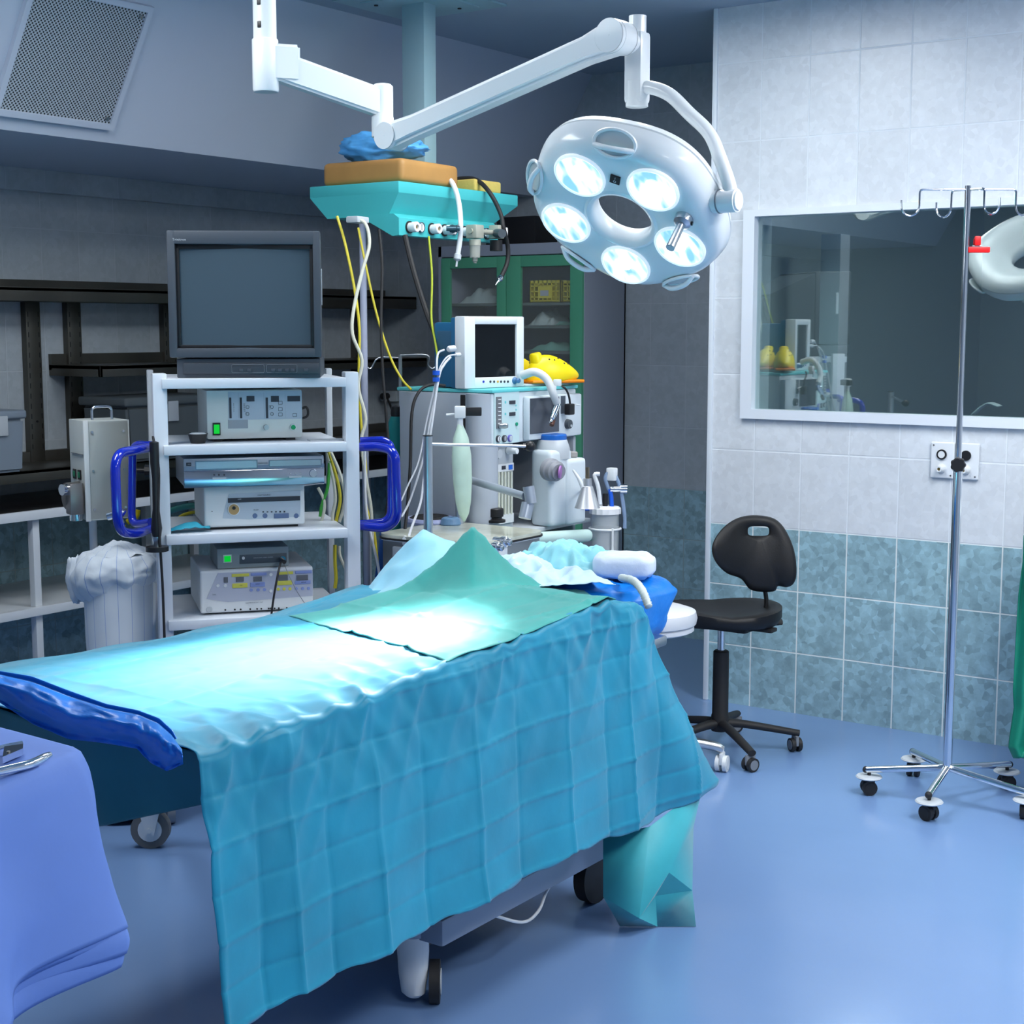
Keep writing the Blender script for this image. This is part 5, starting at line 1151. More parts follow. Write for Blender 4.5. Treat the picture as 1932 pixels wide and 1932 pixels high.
# ventilator corrugated hose arm over the screen
HT=mat('hose_translucent',(.55,.58,.60),.35)
m=MB(); m.tube([am.l(atx(985,708,-3.02)),am.l(atx(1010,702,-2.97)),am.l(atx(1032,716,-2.93)),am.l(atx(1043,742,-2.91)),am.l(atx(1050,760,-2.91))],.0135,14,5,rf=lambda t:1.15-.2*t); hz_=am.part('breathing_hose',m,HT)
m=MB(); a=am.l(atx(1053,762,-2.91)); b=am.l(atx(1033,810,-2.90)); m.lathe([(.010,0),(.010,.015),(.012,.016),(.012,.05),(.010,.052),(.010,.07),(.006,.075),(.006,.085)],a,b-a,n=18); am.part('steel_connector',m,CHROME,hz_)
m=MB(); q=a.lerp(b,.62)+V((.012,0,-.004)); m.cyl(q,q+(b-a).normalized()*.022,.008,n=14); am.part('brown_valve',m,mat('brown_plastic',(.08,.025,.015),.4),hz_)
m=MB(); a=am.l(atx(1052,722,-2.93)); m.box(a.x-.012,a.x+.012,a.y-.01,a.y+.012,a.z-.012,a.z+.012,.004); a2=am.l(atx(1045,730,-2.93)); m.box(a2.x-.014,a2.x+.01,a2.y-.005,a2.y+.02,a2.z-.012,a2.z+.004,.003); am.part('hose_clip',m,WPLAST,hz_)
m=MB(); m.tube([am.l(atx(1060,728,-2.94)),am.l(atx(1068,735,-2.93)),am.l(atx(1074,750,-2.93)),am.l(atx(1076,770,-2.93))],.004,8); m.box(*(lambda q:(q.x-.018,q.x+.016,q.y-.01,q.y+.015,q.z-.024,q.z+.016))(am.l(atx(1076,770,-2.93))),.005); am.part('sensor_plug',m,BLACK,hz_)
m=MB(); m.tube([am.l(atx(1085,763,-2.93)),am.l(atx(1095,765,-2.93))],.002,8); am.part('white_pin',m,WPLAST,hz_)
# patient monitor
mo=Thing('patient_monitor','white framed patient monitor with blue back standing on the anaesthesia machine','monitor',(-3.085,4.145,ZT+.001),R(80))
mw=mo.py(989,724,0).x; x_l=mo.py(877,733,0).x; mh=mo.py(930,597,0).z
MWH=mat('monitor_white',(.70,.74,.78),.35)
a=mo.py(897,612,0); b=mo.py(975,710,0); sc0=(a.x,b.x,b.z,a.z)
m=MB()
for q in ((x_l,a.x,0,mh),(b.x,mw,0,mh),(a.x-.004,b.x+.004,0,b.z),(a.x-.004,b.x+.004,a.z,mh)): m.box(q[0],q[1],-.0,.05,q[2],q[3],.005)
bz=mo.part('bezel',m,MWH)
m=MB(); m.box(a.x-.003,b.x+.003,.008,.02,b.z-.003,a.z+.003); mo.part('screen',m,SCREEN)
m=MB(); m.box(x_l+.012,mw-.006,.045,.17,.002,mh-.02,.01); m.box(x_l+.004,mw-.004,.04,.075,.0,mh-.004,.006); mo.part('casing',m,mat('monitor_blue',(.015,.12,.26),.4))
for xx,c_ in ((912,BLUEP),(925,INK),(932,INK),(939,mat('key_orange',(.65,.35,.03),.4)),(945,INK),(951.5,INK),(958,INK)):
    c=mo.py(xx,720,0); m=MB(); m.lathe([(.0042,0),(.0042,.002),(.0,.0025)],c,(0,-1,0),n=12); mo.part('button',m,c_,bz)
c=mo.py(971,718,0); m=MB(); m.lathe([(.013,0),(.010,.006),(.007,.008),(.009,.02),(.006,.024),(.0,.024)],c,(0,-1,0),n=20); mo.part('dial',m,mat('dial_blue',(.06,.16,.33),.4),bz)
a=mo.pxx(848,612,x_l); 
m=MB(); m.box(x_l+.009,x_l+.0125,.07,.15,mh*.45,mh-.05,.001); mo.part('side_recess',m,mat('recess_blue',(.03,.10,.18),.5))
# leads on the monitor's left side
def mon(x,y,v): return atx(x,y,v)
LD=mat('lead_grey',(.58,.60,.64),.45)
m=MB(); m.lathe([(.006,0),(.011,.006),(.011,.03),(.007,.036)],atd(859,657,5.10),atd(838,660,5.06)-atd(859,657,5.10),n=14); m.tube([atd(838,660,5.06),atd(826,668,5.04),atd(824,700,5.02),atd(826,715,5.02),atd(812,790,5.0),atd(800,860,4.97),atd(775,940,4.94),atd(758,975,4.9)],.0035,8,5); solo('monitor_lead','grey monitor lead with an oval plug, uppermost at the blue side of the monitor','cable',m,LD)
m=MB(); m.tube([atd(868,669,5.12),atd(846,672,5.05),atd(832,690,5.03),atd(824,715,5.01),atd(806,790,4.99),atd(790,870,4.96),atd(770,915,4.93),atd(757,945,4.9)],.0028,8,5); m.lathe([(.005,0),(.0075,.004),(.0075,.028),(.005,.032)],atd(868,669,5.12),atd(850,671,5.06)-atd(868,669,5.12),n=12)
solo('monitor_lead','pale monitor lead with a blue plug running down to the left behind the pole','cable',m,LD)
m=MB(); m.tube([atd(850,674,5.05),atd(838,688,5.02),atd(828,712,5.0),atd(815,800,4.97),atd(800,900,4.93),atd(793,950,4.9),atd(775,1000,4.85),atd(765,1040,4.8),atd(760,1080,4.75)],.004,8,5); solo('monitor_lead','thicker pale lead hanging down past the pole to the drapes','cable',m,LD)
m=MB(); c=atd(823,712,5.0); 
for k in (-.014,.008): m.cyl(c+V((0,0,k)),c+V((0,0,k+.014)),.012,n=14)
solo('cable_strap','blue strap bundling the monitor leads','strap',m,mat('strap_blue',(.01,.10,.60),.4))
# clogs
YC=mat('clog_yellow',(.80,.62,.0),.4); OC=mat('clog_orange',(.80,.22,.0),.4)
def clog(label,loc,rz):
    t=Thing('rubber_clog',label,'shoe',loc,R(rz),group='yellow rubber clogs on the anaesthesia machine'); m=MB(); m.ball((0,0,0),1,n=28)
    for v in m.b.verts:
        d=v.co.copy(); x=d.x*.105; tt=(d.x+1)/2; z=max(-.3,d.z)*lerp(.072,.026,tt**1.6)*1.25; y=d.y*.043*(1+.15*math.sin(tt*3)); v.co=V((x,y,z+.026))
    up=t.part('upper',m,YC,ang=180)
    m=MB(); m.box(-.105,.108,-.046,.046,0,.012,.006,3); t.part('sole',m,OC)
    m=MB(); m.lathe([(.024,.0),(.022,.03),(.018,.036)],(-.065,0,.072),(-.25,0,1),n=18); t.part('heel_collar',m,YC,up)
    for (x_,y_) in ((-.01,-.03),(.03,-.03),(.01,-.020),(.05,-.02),(-.03,-.028)):
        z_=.026+1.25*lerp(.072,.026,((x_/.105+1)/2)**1.6)*math.sqrt(max(0,1-(x_/.105)**2-(y_/.047)**2)); m=MB(); m.ball((x_,y_,z_),.0035,n=8); t.part('vent_hole',m,BLACK,up)
q=atz(1010,722,ZT+.001)
clog('yellow rubber clog nearer the green door with its toe pointing right',(-3.02,4.57,ZT+.010),62)
clog('yellow rubber clog half hidden behind the patient monitor',(-3.14,4.52,ZT+.010),75)
m=MB(); m.box(-.10,.10,-.06,.06,0,.008,.003); solo('plastic_bag','flat clear bag under the yellow clogs','bag',m,LGREY,(-3.09,4.50,ZT+.001),R(80))
# breathing bag on the side column
bb=Thing('breathing_bag','long pale green breathing bag hanging on the side of the anaesthesia machine','breathing bag',(0,0,0))
m=MB(); bt=atd(868,792,4.93); bl=atd(885,985,4.93)
prof=[(.007,0),(.012,.02),(.030,.06),(.038,.12),(.037,.2),(.030,.27),(.020,.31),(.004,.335)]
m.lathe(prof,bt,V((.03,.02,-1)),n=24,sx=1,sy=.75); bb.part('bag',m,mat('bag_green',(.50,.66,.56),.35,noise_amt=.06,noise_scale=20),ang=180)
m=MB(); m.cyl(bt-V((0,0,.02)),bt+V((0,0,.035)),.010,n=16); m.box(-.018,.018,-.014,.014,.005,.045,.005,M=Matrix.Translation(bt)@Matrix.Rotation(R(35),4,'Z')); p=bt+V((0,0,.02)); m.tube([p-cr*.045+V((0,0,-.004)),p],.004,8); bb.part('bag_mount',m,WPLAST)
m=MB(); p=bt+V((0,0,.028)); m.box(-.03,.055,-.006,.012,-.014,.014,.003,M=Matrix.Translation(p+cr*.015+cf*.022)@Matrix.Rotation(R(35),4,'Z')); bb.part('clamp',m,BLACK)
# absorber on the tray
ab=Thing('absorber','light grey carbon dioxide absorber canister with a blue topped cap on the tray','medical device',(-2.94,4.40,.851),R(84))
m=MB(); m.box(-.02,.10,-.045,.05,0,.27,.018,3); m.box(.06,.17,-.055,.05,0,.235,.018,3); ab.part('housing',m,MW)
m=MB(); m.lathe([(.060,.235),(.062,.27),(.052,.30),(.048,.305)],(.055,0.01,0),n=30); cpx=ab.part('cap_body',m,LGREY)
m=MB(); m.lathe([(.050,.300),(.050,.318),(.046,.322),(.0,.322)],(.055,0.01,0),n=30); ab.part('blue_cap',m,mat('cap_blue',(.01,.12,.48),.35),cpx)
m=MB(); m.lathe([(.040,0),(.040,.02),(.034,.024),(.036,.045),(.028,.05),(.028,.06)],(-.02,-.035,.205),(-.25,-1,-.1),n=24); k_=ab.part('side_port',m,mat('port_grey',(.25,.26,.29),.4))
m=MB(); m.lathe([(.022,0),(.022,.006),(.0,.008)],(-.035,-.095,.20),(.5,-1,-.1),n=20); ab.part('violet_disc',m,mat('violet',(.35,.15,.42),.4),k_)
m=MB(); m.lathe([(.014,0),(.018,.004),(.018,.018),(.014,.022),(.0,.022)],(.13,-.02,.235),(.1,0,1),n=20); ab.part('pressure_knob',m,mat('knob_warm',(.33,.31,.30),.4))
m=MB(); m.box(.135,.16,-.060,-.052,.05,.16,.004); ab.part('window',m,PN)

m=MB(); m.box(0,.09,-.03,.03,0,.075,.004); o_=solo('blue_carton','dark blue carton standing on the tray at the right of the absorber','carton',m,mat('navy',(.01,.015,.25),.3),(-2.975,4.585,.851),R(90))
m=MB(); m.cyl(atx(975,1018,-2.85)+V((0,0,-.0)),atx(1108,992+18,-2.85),.022,n=22); m2=solo('tray_edge','pale mint rounded tray edge along the lower edge of the machine','roll',m,mat('mint_tray',(.50,.68,.64),.3))  # rounded tray edge of the machine, made up as a plain cylinder
m=MB(); a=atx(940,1010,-2.98); m.box(.01,.52,-.10,.1,.775,.783,.002); am.part('glass_shelf',m,mat('glass_shelf',(.08,.30,.27),.15))
# rod with ball knob
pc_=atz(815,1075,.80)
# ================================================================ STEEL TROLLEY WITH GLASS TOP
tz=.885; n0=atz(900,1024,tz); 
tr_=Thing('steel_trolley','steel trolley with a rounded pale top plate carrying small apparatus','trolley',(n0.x,n0.y,0))
X0=atz(735,1001,tz).x-n0.x; Y1=.37
GT=mat('pale_glass_top',(.52,.54,.46),.12,noise_amt=.12,noise_scale=18)
def rr(x0,x1,y0,y1,r,n=6):
    P=[]
    for cx_,cy_,a0 in ((x1-r,y0+r,-90),(x1-r,y1-r,0),(x0+r,y1-r,90),(x0+r,y0+r,180)):
        for i in range(n+1): a=R(a0+90*i/n); P.append((cx_+r*math.cos(a),cy_+r*math.sin(a)))
    return P
m=MB(); m.prism(rr(X0,0.02,-.02,Y1,.06),'z',tz-.010,tz); tt_=tr_.part('top_plate',m,GT,recalc=True)
m=MB(); m.prism(rr(X0-.004,.024,-.024,Y1+.004,.063),'z',tz-.016,tz-.010); tr_.part('black_gasket',m,BLACK,recalc=True)
m=MB(); m.prism(rr(X0,.02,-.02,Y1,.06),'z',tz-.020,tz-.016); tr_.part('white_rim',m,WPLAST,recalc=True)
m=MB(); m.box(X0+.02,.0,.0,Y1-.02,.45,tz-.020,.006); tr_.part('cabinet_body',m,mat('body_steel',(.30,.32,.34),.3,.8))
for xx in (X0+.05,-.04):
    for yy in (.04,Y1-.06):
        m=MB(); m.box(xx-.012,xx+.012,yy-.012,yy+.012,.08,.45); m.cyl((xx,yy-.012,.04),(xx,yy+.012,.04),.04,n=18); tr_.part('leg',m,STEEL)
for k,(xx,yy) in enumerate(((918,1030),(933,1020))):
    h=tr_.pxx(xx,yy,.0); m=MB(); m.lathe([(.013,0),(.013,.03),(.017,.031),(.017,.045),(.012,.047),(.012,.06),(.008,.062)],(.0,h.y,h.z),(1,.0,0),n=20); tr_.part('connector',m,CHROME)
h=tr_.pxx(955,1008,.02); m=MB(); m.box(.0,.004,h.y-.03,h.y+.03,tz-.075,tz-.03,.001); tr_.part('label',m,WPLAST)
h=tr_.py(770,1020,-.0); m=MB(); m.ball((h.x,-.015,h.z),.013,(1,.6,1.4),14); m.cyl((h.x,-.01,h.z),(h.x,0,h.z-.03),.007,n=10); tr_.part('white_lever',m,WPLAST)
m=MB(); m.box(h.x-.05,h.x+.03,-.02,0,h.z-.16,h.z-.02,.004); tr_.part('side_box',m,LGREY)
def ot(x,y,z=tz): q=atz(x,y,z); return q
# objects on the plate

m=MB(); m.lathe([(.038,0),(.038,.008),(.024,.012),(.024,.018),(.030,.020),(.030,.045),(.027,.048),(.0,.049)],n=28,sx=.85,sy=.85); q=ot(936,985); solo('black_knob_fitting','stepped black round fitting at the right of the pale plate','fitting',m,BLACK,q)
BLH=mat('dusty_blue',(.15,.28,.46),.4)
m=MB(); m.lathe([(.034,0),(.036,.004),(.030,.022),(.022,.026),(.012,.026),(.010,.018),(.0,.018)],n=26); q=ot(850,990); solo('blue_holder','low dusty blue cup holder beside the pole foot','holder',m,BLH,q)
d_=Thing('blue_gauge','dusty blue wedge shaped gauge with a white dial behind the grey arm post','gauge',ot(893,979),R(30)); m=MB(); m.lathe([(.028,0),(.030,.004),(.028,.035),(.024,.040)],n=24); 
for v in m.b.verts: v.co.z+=max(0,v.co.z-.01)*(v.co.x*-9)
d_.part('body',m,BLH)
m=MB(); m.cyl((0,-.0,.041),(.004,-.006,.046),.021,n=22); d_.part('dial',m,WPLAST)
d_=Thing('mesh_disc','black mesh disc with a pale violet rim at the back of the pale plate','disc',ot(812,985)); m=MB(); m.lathe([(.085,.0),(.088,.006),(.084,.016),(.08,.016)],n=44); d_.part('rim',m,mat('rim_violet',(.42,.46,.72),.3))
m=MB(); m.lathe([(.079,.012),(.06,.022),(.045,.017),(.03,.022),(.0,.020)],n=36); d_.part('mesh',m,mat('mesh_black',(.02,.02,.022),.7,bump=1.,bump_scale=400))
# bent grey arm
GAL=mat('anodised_grey',(.40,.45,.52),.3,.5)
ga=Thing('support_arm','grey anodised support arm with an upright post and a swivelling end','support arm',ot(867,988))
pb=ga.l(ot(867,988)); up=ga.l(atd(867,900,4.93)); m=MB(); m.cyl((0,0,0),(0,0,.12),.0135,n=20); ga.part('lower_post',m,GAL)
m=MB(); zt2=up.z; m.cyl((0,0,.10),(0,0,zt2),.0165,n=22); m.cyl((0,0,.10),(0,0,.125),.020,n=22); ga.part('upper_post',m,GAL)
e1_=ga.l(atd(990,936,4.83)); m=MB(); m.cyl((0,0,zt2-.018),e1_,.0125,n=18); ga.part('cross_arm',m,GAL)
t1=ga.l(atd(997,918,4.82)); t2=ga.l(atd(1002,950,4.82)); t3=ga.l(atd(990,978,4.82)); m=MB(); m.cyl(t1,t2,.0185,n=22); en=ga.part('end_barrel',m,GAL)
m=MB(); m.cyl(t2+V((-.012,0,.0)),t3+V((0,0,0)),.0205,n=22); ga.part('end_socket',m,GAL,en)
m=MB(); dn=(t1-t2).normalized(); m.cyl(t1,t1+dn*.001,.014,n=20); ga.part('barrel_bore',m,BLACK,en)
# steel pole with a thin horizontal rod
ps=Thing('steel_pole','brushed steel pole with a thin horizontal rod ending in a black ball knob','pole',atz(817,1085,.60))
pt_=ps.l(atd(807,823,4.62)); pt0=V((0,0,0)); q=ps.l(atd(820,1040,4.62)); q.z=max(q.z,.0)
m=MB(); m.cyl(V((pt_.x,pt_.y,-.55)),pt_,.0145,n=22); ps.part('tube',m,STEEL)
m=MB(); m.cyl(pt_,pt_+V((0,0,.003)),.0155,n=22); ps.part('end_cap',m,BLACK)
rr1=ps.l(atd(812,838,4.62)); rr2=ps.l(atd(1000,842,4.75)); m=MB(); m.cyl(rr1,rr2,.005,n=12); rd=ps.part('rod',m,STEEL)
m=MB(); m.ball(rr2,.017,n=18); m.cyl(rr2-cr*.022,rr2,.010,n=14); ps.part('ball_knob',m,BLACK,rd)
# cone funnel and suction jars
co=Thing('metal_cone_holder','small brushed metal cone with plastic nozzles beside the machine','funnel',atd(1108,958,5.25))
m=MB(); m.lathe([(.036,0),(.034,.004),(.0155,.062),(.0125,.064),(.012,.085),(.0,.086)],n=28); co.part('cone',m,mat('satin_alu',(.5,.52,.55),.42,.8)); co.o.scale=(1.25,1.25,1.2)
m=MB(); m.cyl((0,0,.085),(0,0,.118),.0055,n=12); co.part('brass_stem',m,mat('dull_brass',(.25,.20,.14),.3,1.))
m=MB(); m.tube([V((0,0,.06))-cr*.012,V((0,0,.085))-cr*.024,V((0,0,.11))-cr*.04],.006,10,4,rf=lambda t:1.3-.8*t); co.part('nozzle',m,WPLAST)
m=MB(); m.tube([V((0,0,.01))+cr*.036,V((0,0,.06))+cr*.030,V((0,0,.095))+cr*.02,V((0,0,.098))+cr*.034],.006,10,4); co.part('nozzle',m,WPLAST)
m=MB(); q=co.l(V((-2.985,4.66,.88))); q=V((q.x/1.25,q.y/1.25,q.z/1.2)); m.tube([V((0,0,.075)),V((0,0,.075)).lerp(q,.5)+V((0,0,.01)),q],.004,8,4); co.part('bracket_rod',m,STEEL)
sj=Thing('suction_jar','clear suction jar with a ribbed white lid held in a white ring stand','jar',atd(1141,1050,5.5))
m=MB(); m.lathe([(.040,0),(.042,.005),(.042,.14),(.038,.14),(.038,.008)],n=30,cap=False); m_=sj.part('jar_body',m,mat('jar_clear',(.75,.80,.82),.05,alpha=.28))
m=MB(); m.lathe([(.047,.138),(.047,.155),(.040,.160),(.0,.161)],n=48); 
for v in m.b.verts:
    a=math.atan2(v.co.y,v.co.x)
    if v.co.xy.length>.03: v.co.x*=1+.03*math.cos(16*a); v.co.y*=1+.03*math.cos(16*a)
ld=sj.part('lid',m,WS); sj.o.scale=(1.2,1.2,1.15)
m=MB(); m.tube([V((math.cos(t),math.sin(t),0))*.047+V((0,0,.09)) for t in [i*2*math.pi/24 for i in range(24)]],.0035,8,1,False,closed=True); m.tube([V((.0,0,.09))+cr*.02-cf*.045,V((0,0,-.05))+cr*.02-cf*.045,V((0,0,-.4))+cr*.02-cf*.045],.0035,8,3); sj.part('ring_stand',m,WPLAST)
m=MB(); m.cyl((.0,0,.16),(0,0,.20),.008,n=14); sj.part('black_port',m,BLACK,ld)
m=MB(); m.tube([V((0,0,.16))+cr*.02,V((0,0,.19))+cr*.018,V((0,0,.215))+cr*.013],.007,10,4); sj.part('blue_connector',m,mat('strap_blue'),ld)
m=MB(); m.tube([V((0,0,.20))+cr*.016,V((0,0,.25))+cr*.0,V((0,0,.27))+cr*.02,V((0,0,.22))+cr*.045,V((0,0,.14))+cr*.058,V((0,0,.09))+cr*.06],.006,10,5); sj.part('clear_tube',m,mat('tube_blueish',(.30,.42,.62),.2,alpha=.6),ld)
m=MB(); c=V((0,0,.262))+cr*.02; m.box(c.x-.014,c.x+.014,c.y-.012,c.y+.012,c.z-.02,c.z+.02,.004); sj.part('white_block',m,WPLAST,ld)
m=MB(); c=V((0,0,.215))+cr*.045; m.cyl(c,c+cr*.02,.016,n=18); m.cyl(c-cr*.03,c,.010,n=14); sj.part('chrome_coupling',m,CHROME,ld)
m=MB(); a=atd(1099,950,5.3); m.lathe([(.007,0),(.007,.02),(.009,.021),(.009,.032),(.0,.033)],a-V((0,0,.04)),n=12); [setattr(v,'co',V((.0,0,0))+V((v.co.x-a.x,v.co.y-a.y,v.co.z-a.z))-cr*.075+V((0,0,.155))) for v in m.b.verts]; m.tube([V((0,0,.15))-cr*.075,V((0,0,.15))-cr*.035],.004,8); sj.part('blue_valve',m,mat('strap_blue'),ld,label='small blue valve')
# hooks, cylinder and sockets seen behind
ds=Thing('hook_stand','thin steel hook stand behind the machine on the left','drip stand',(0,0,0)); b_=atd(755,670,5.6)
m=MB(); m.cyl(V((b_.x,b_.y,.02)),b_,.007,n=12); ds.part('tube',m,STEEL)
m=MB(); e_=b_+cr*.10; m.tube([b_,e_,e_+V((0,0,-.035))+cr*.003,e_+V((0,0,-.05))+cr*.02,e_+V((0,0,-.035))+cr*.038],.003,8,4); m.tube([b_-V((0,0,.01)),b_-cr*.08-V((0,0,.01)),b_-cr*.11-V((0,0,.05)),b_-cr*.135-V((0,0,.03))],.003,8,4); ds.part('hook',m,STEEL)
m=MB(); m.box(b_.x-.15,b_.x+.15,b_.y-.015,b_.y+.015,0,.02); m.box(b_.x-.015,b_.x+.015,b_.y-.15,b_.y+.15,0,.02); ds.part('foot',m,STEEL)
oc=Thing('gas_cylinder','slim turquoise gas cylinder with a black cap behind the blue cart handle','gas cylinder',(lambda q:(q.x,q.y,0))(atd(748,870,5.45)))
zt3=atd(748,785,5.45).z; m=MB(); m.lathe([(.0,0),(.030,.0),(.032,.02),(.032,zt3-.03),(.020,zt3)],n=22); oc.part('cylinder_body',m,mat('cylinder_teal',(.01,.24,.24),.4))
m=MB(); m.lathe([(.018,zt3),(.020,zt3+.01),(.018,zt3+.035),(.0,zt3+.04)],n=18); oc.part('valve_cap',m,BLACK)
wsx=Thing('wall_socket','white wall socket strip with a black plug on the back wall','socket',aty(712,756,6.59)); m=MB(); m.box(0,.16,-.03,0,0,.06,.006); wsx.part('plate',m,MW); m=MB(); m.cyl((.10,-.03,.03),(.10,-.075,.03),.018,n=16); m.tube([(.10,-.07,.03),(.14,-.08,.02),(.16,-.06,-.06),(.16,-.05,-.12)],.006,8); wsx.part('plug',m,BLACK)
# ================================================================ LEFT WALL: SHELVES AND BENCH
BST=mat('bronze_steel',(.125,.12,.105),.4,.8,noise_amt=.2,noise_scale=3)
sh=Thing('wall_shelving','brownish steel wall shelving with slotted uprights and two shelves on the left wall','shelving',(-5.5,4.0,0))
def up_(y,w=.075,z0=.96,z1=1.655):
    m=MB(); m.box(0,.035,y-w/2,y+w/2,z0,z1,.002); u=sh.part('upright',m,BST)
    m=MB()
    for k in range(14):
        z=z0+.06+k*.044
        if z<z1-.02:
            for s_ in (-1,1): m.box(.0345,.036,y+s_*w*.36-.002,y+s_*w*.36+.002,z,z+.022)
    sl_=sh.part('slots',m,BLACK,u); sl_['kind']='stuff'
    m=MB(); m.cyl((.035,y,1.14),(.039,y,1.14),.005,n=10); sh.part('bolt',m,BLACK,u)
for y in (.20,.42,.98,2.35): up_(y)
m=MB(); m.box(0,.25,-1.5,1.10,1.695,1.712,.003); m.box(.235,.25,-1.5,1.10,1.655,1.712,.002); m.box(.0,.03,-1.5,1.10,1.655,1.75,.002); sh.part('upper_shelf',m,BST)
m=MB(); m.box(0,.25,1.115,2.58,1.695,1.712,.003); m.box(.235,.25,1.115,2.58,1.645,1.712,.002); m.box(.0,.03,1.115,2.58,1.645,1.75,.002); sh.part('upper_shelf',m,BST)
m=MB(); m.box(0,.34,.30,1.02,1.365,1.385,.003); m.box(.325,.34,.30,1.02,1.335,1.385,.002); m.box(0,.34,.30,.315,1.335,1.385,.002); m.box(0,.02,.30,1.02,1.36,1.43); sh.part('middle_shelf',m,BST)
m=MB(); m.box(0,.32,1.06,2.58,1.36,1.38,.003); m.box(.305,.32,1.06,2.58,1.33,1.38,.002); sh.part('middle_shelf',m,BST)
m=MB(); m.box(.0,.34,-1.5,2.58,.95,.965,.002); m.box(.325,.34,-1.5,2.58,.915,.965,.002); m.box(0,.03,-1.5,2.58,.93,1.01,.002); sh.part('lower_ledge',m,BST)
be=Thing('work_bench','long white edged bench with a black top and a lower shelf along the left wall','bench',(-5.5,4.0,0))
m=MB(); m.box(.0,.585,-1.5,2.58,.805,.830,.002); be.part('black_top',m,mat('bench_black',(.008,.008,.009),.3))
m=MB(); m.box(.585,.605,-1.5,2.58,.798,.835,.003); be.part('white_edge',m,WHITE)
m=MB(); m.box(.0,.585,-1.5,1.10,.425,.445,.002); m.box(.575,.6,-1.5,1.12,.415,.450,.003); be.part('lower_shelf',m,WHITE)
for (x_,y_) in ((.56,-.24),(.56,.80),(.56,1.10),(.03,-.24),(.03,.80),(.03,1.1),(.56,-1.2),(.03,-1.2),(.56,2.4),(.03,2.4)):
    m=MB(); m.box(x_-.016,x_+.016,y_-.016,y_+.016,0,.805,.002); be.part('leg',m,WHITE)
m=MB(); m.cyl((.3,.35,.10),(.3,1.0,.10),.02,n=14); be.part('foot_bar',m,WHITE)
def bin_(label,loc,sx,sy,h,mt_,group=None,rz=0):
    t=Thing('storage_container',label,'container',loc,rz,group); m=MB(); A=[(-.46,-.46),(.46,-.46),(.46,.46),(-.46,.46)]; B=[(-.49,-.49),(.49,-.49),(.49,.49),(-.49,.49)]
    a=[m.b.verts.new((x*sx,y*sy,.0)) for x,y in A]; b=[m.b.verts.new((x*sx,y*sy,h*.86)) for x,y in B]; m.skin([a,b]); q=bmesh.ops.bevel(m.b,geom=m.b.edges[:],offset=.012,segments=3,affect='EDGES'); m._tag(q['faces']); t.part('body',m,mt_)
    m=MB(); m.box(-sx*.52,sx*.52,-sy*.52,sy*.52,h*.86,h,.012,3); ld=t.part('lid',m,mt_)
    m=MB(); m.box(sx*.5,sx*.53,-.03,.03,h*.60,h*.92,.004); t.part('latch',m,LGREY,ld); return t
BGY=mat('bin_grey',(.22,.27,.33),.45); BDK=mat('bin_dark',(.10,.12,.13),.5)
bin_('grey lidded container at the far left edge on the steel ledge','' or (-5.25,3.76,.966),.26,.24,.25,BGY)
bin_('large dark grey container behind the pump box on the steel ledge',(-5.22,4.62,.966),.30,.52,.28,BDK)
bin_('pale grey container with a latch seen through the left bay of the cart',(-5.22,5.09,.966),.28,.28,.26,mat('bin_pale',(.26,.31,.33),.4))
# ================================================================ PUMP BOX ON ITS POLE
CRM=mat('pump_cream',(.52,.55,.52),.4)
pp0=atd(166,983,4.75)
pb_=Thing('pump_unit','cream metal pump box with a chrome handle and green switches left of the cart','medical device',pp0,R(70))
wd=pb_.py(249,975,0).x; ht=pb_.py(150,795,0).z
m=MB(); m.box(0,wd,0,.0025,0,ht,.0012); m.box(0.0,wd,.0,.15,0,ht,.004); pb_.part('casing',m,CRM)
m=MB(); m.box(-.006,.010,-.004,.004,-.002,ht+.002,.002); pb_.part('front_flange',m,mat('flange_pale',(.68,.70,.68),.35))
m=MB(); m.rtube([(.035,.03,ht),(.035,.03,ht+.042),(wd-.045,.03,ht+.042),(wd-.045,.03,ht)],.0045,.015,10,5); pb_.part('handle',m,CHROME)
for a in ((.022,ht-.035),(wd-.02,ht-.035),(.022,ht*.5),(wd-.02,ht*.5),(.022,.035),(wd-.02,.035)):
    m=MB(); m.cyl((a[0],-.003,a[1]),(a[0],0,a[1]),.0042,n=10); pb_.part('screw',m,STEEL)
for y_ in (.045,.09):
    m=MB(); m.box(-.004,0,y_,y_+.028,ht*.40,ht*.50,.002); q=pb_.part('switch',m,BLACK); m=MB(); m.box(-.0065,-.003,y_+.006,y_+.022,ht*.42,ht*.48,.002); pb_.part('rocker',m,mat('rocker_green',(.01,.16,.08),.4),q)
m=MB(); m.box(-.006,-.0005,.02,.125,ht*.66,ht*.663); pb_.part('seam',m,DGREY)
m=MB(); m.cyl((-.001,.07,.075),(-.045,.07,.075),.045,.042,n=28); m.box(-.05,-.005,.01,.06,.02,.12,.006); rp=pb_.part('roller_pump_head',m,mat('pump_metal',(.28,.26,.25),.3,.7))
m=MB(); m.cyl((-.05,.035,.10),(-.07,.03,.10),.018,n=20); m.cyl((-.025,.035,.0),(-.025,.035,.02),.02,n=18); pb_.part('chrome_port',m,CHROME,rp)
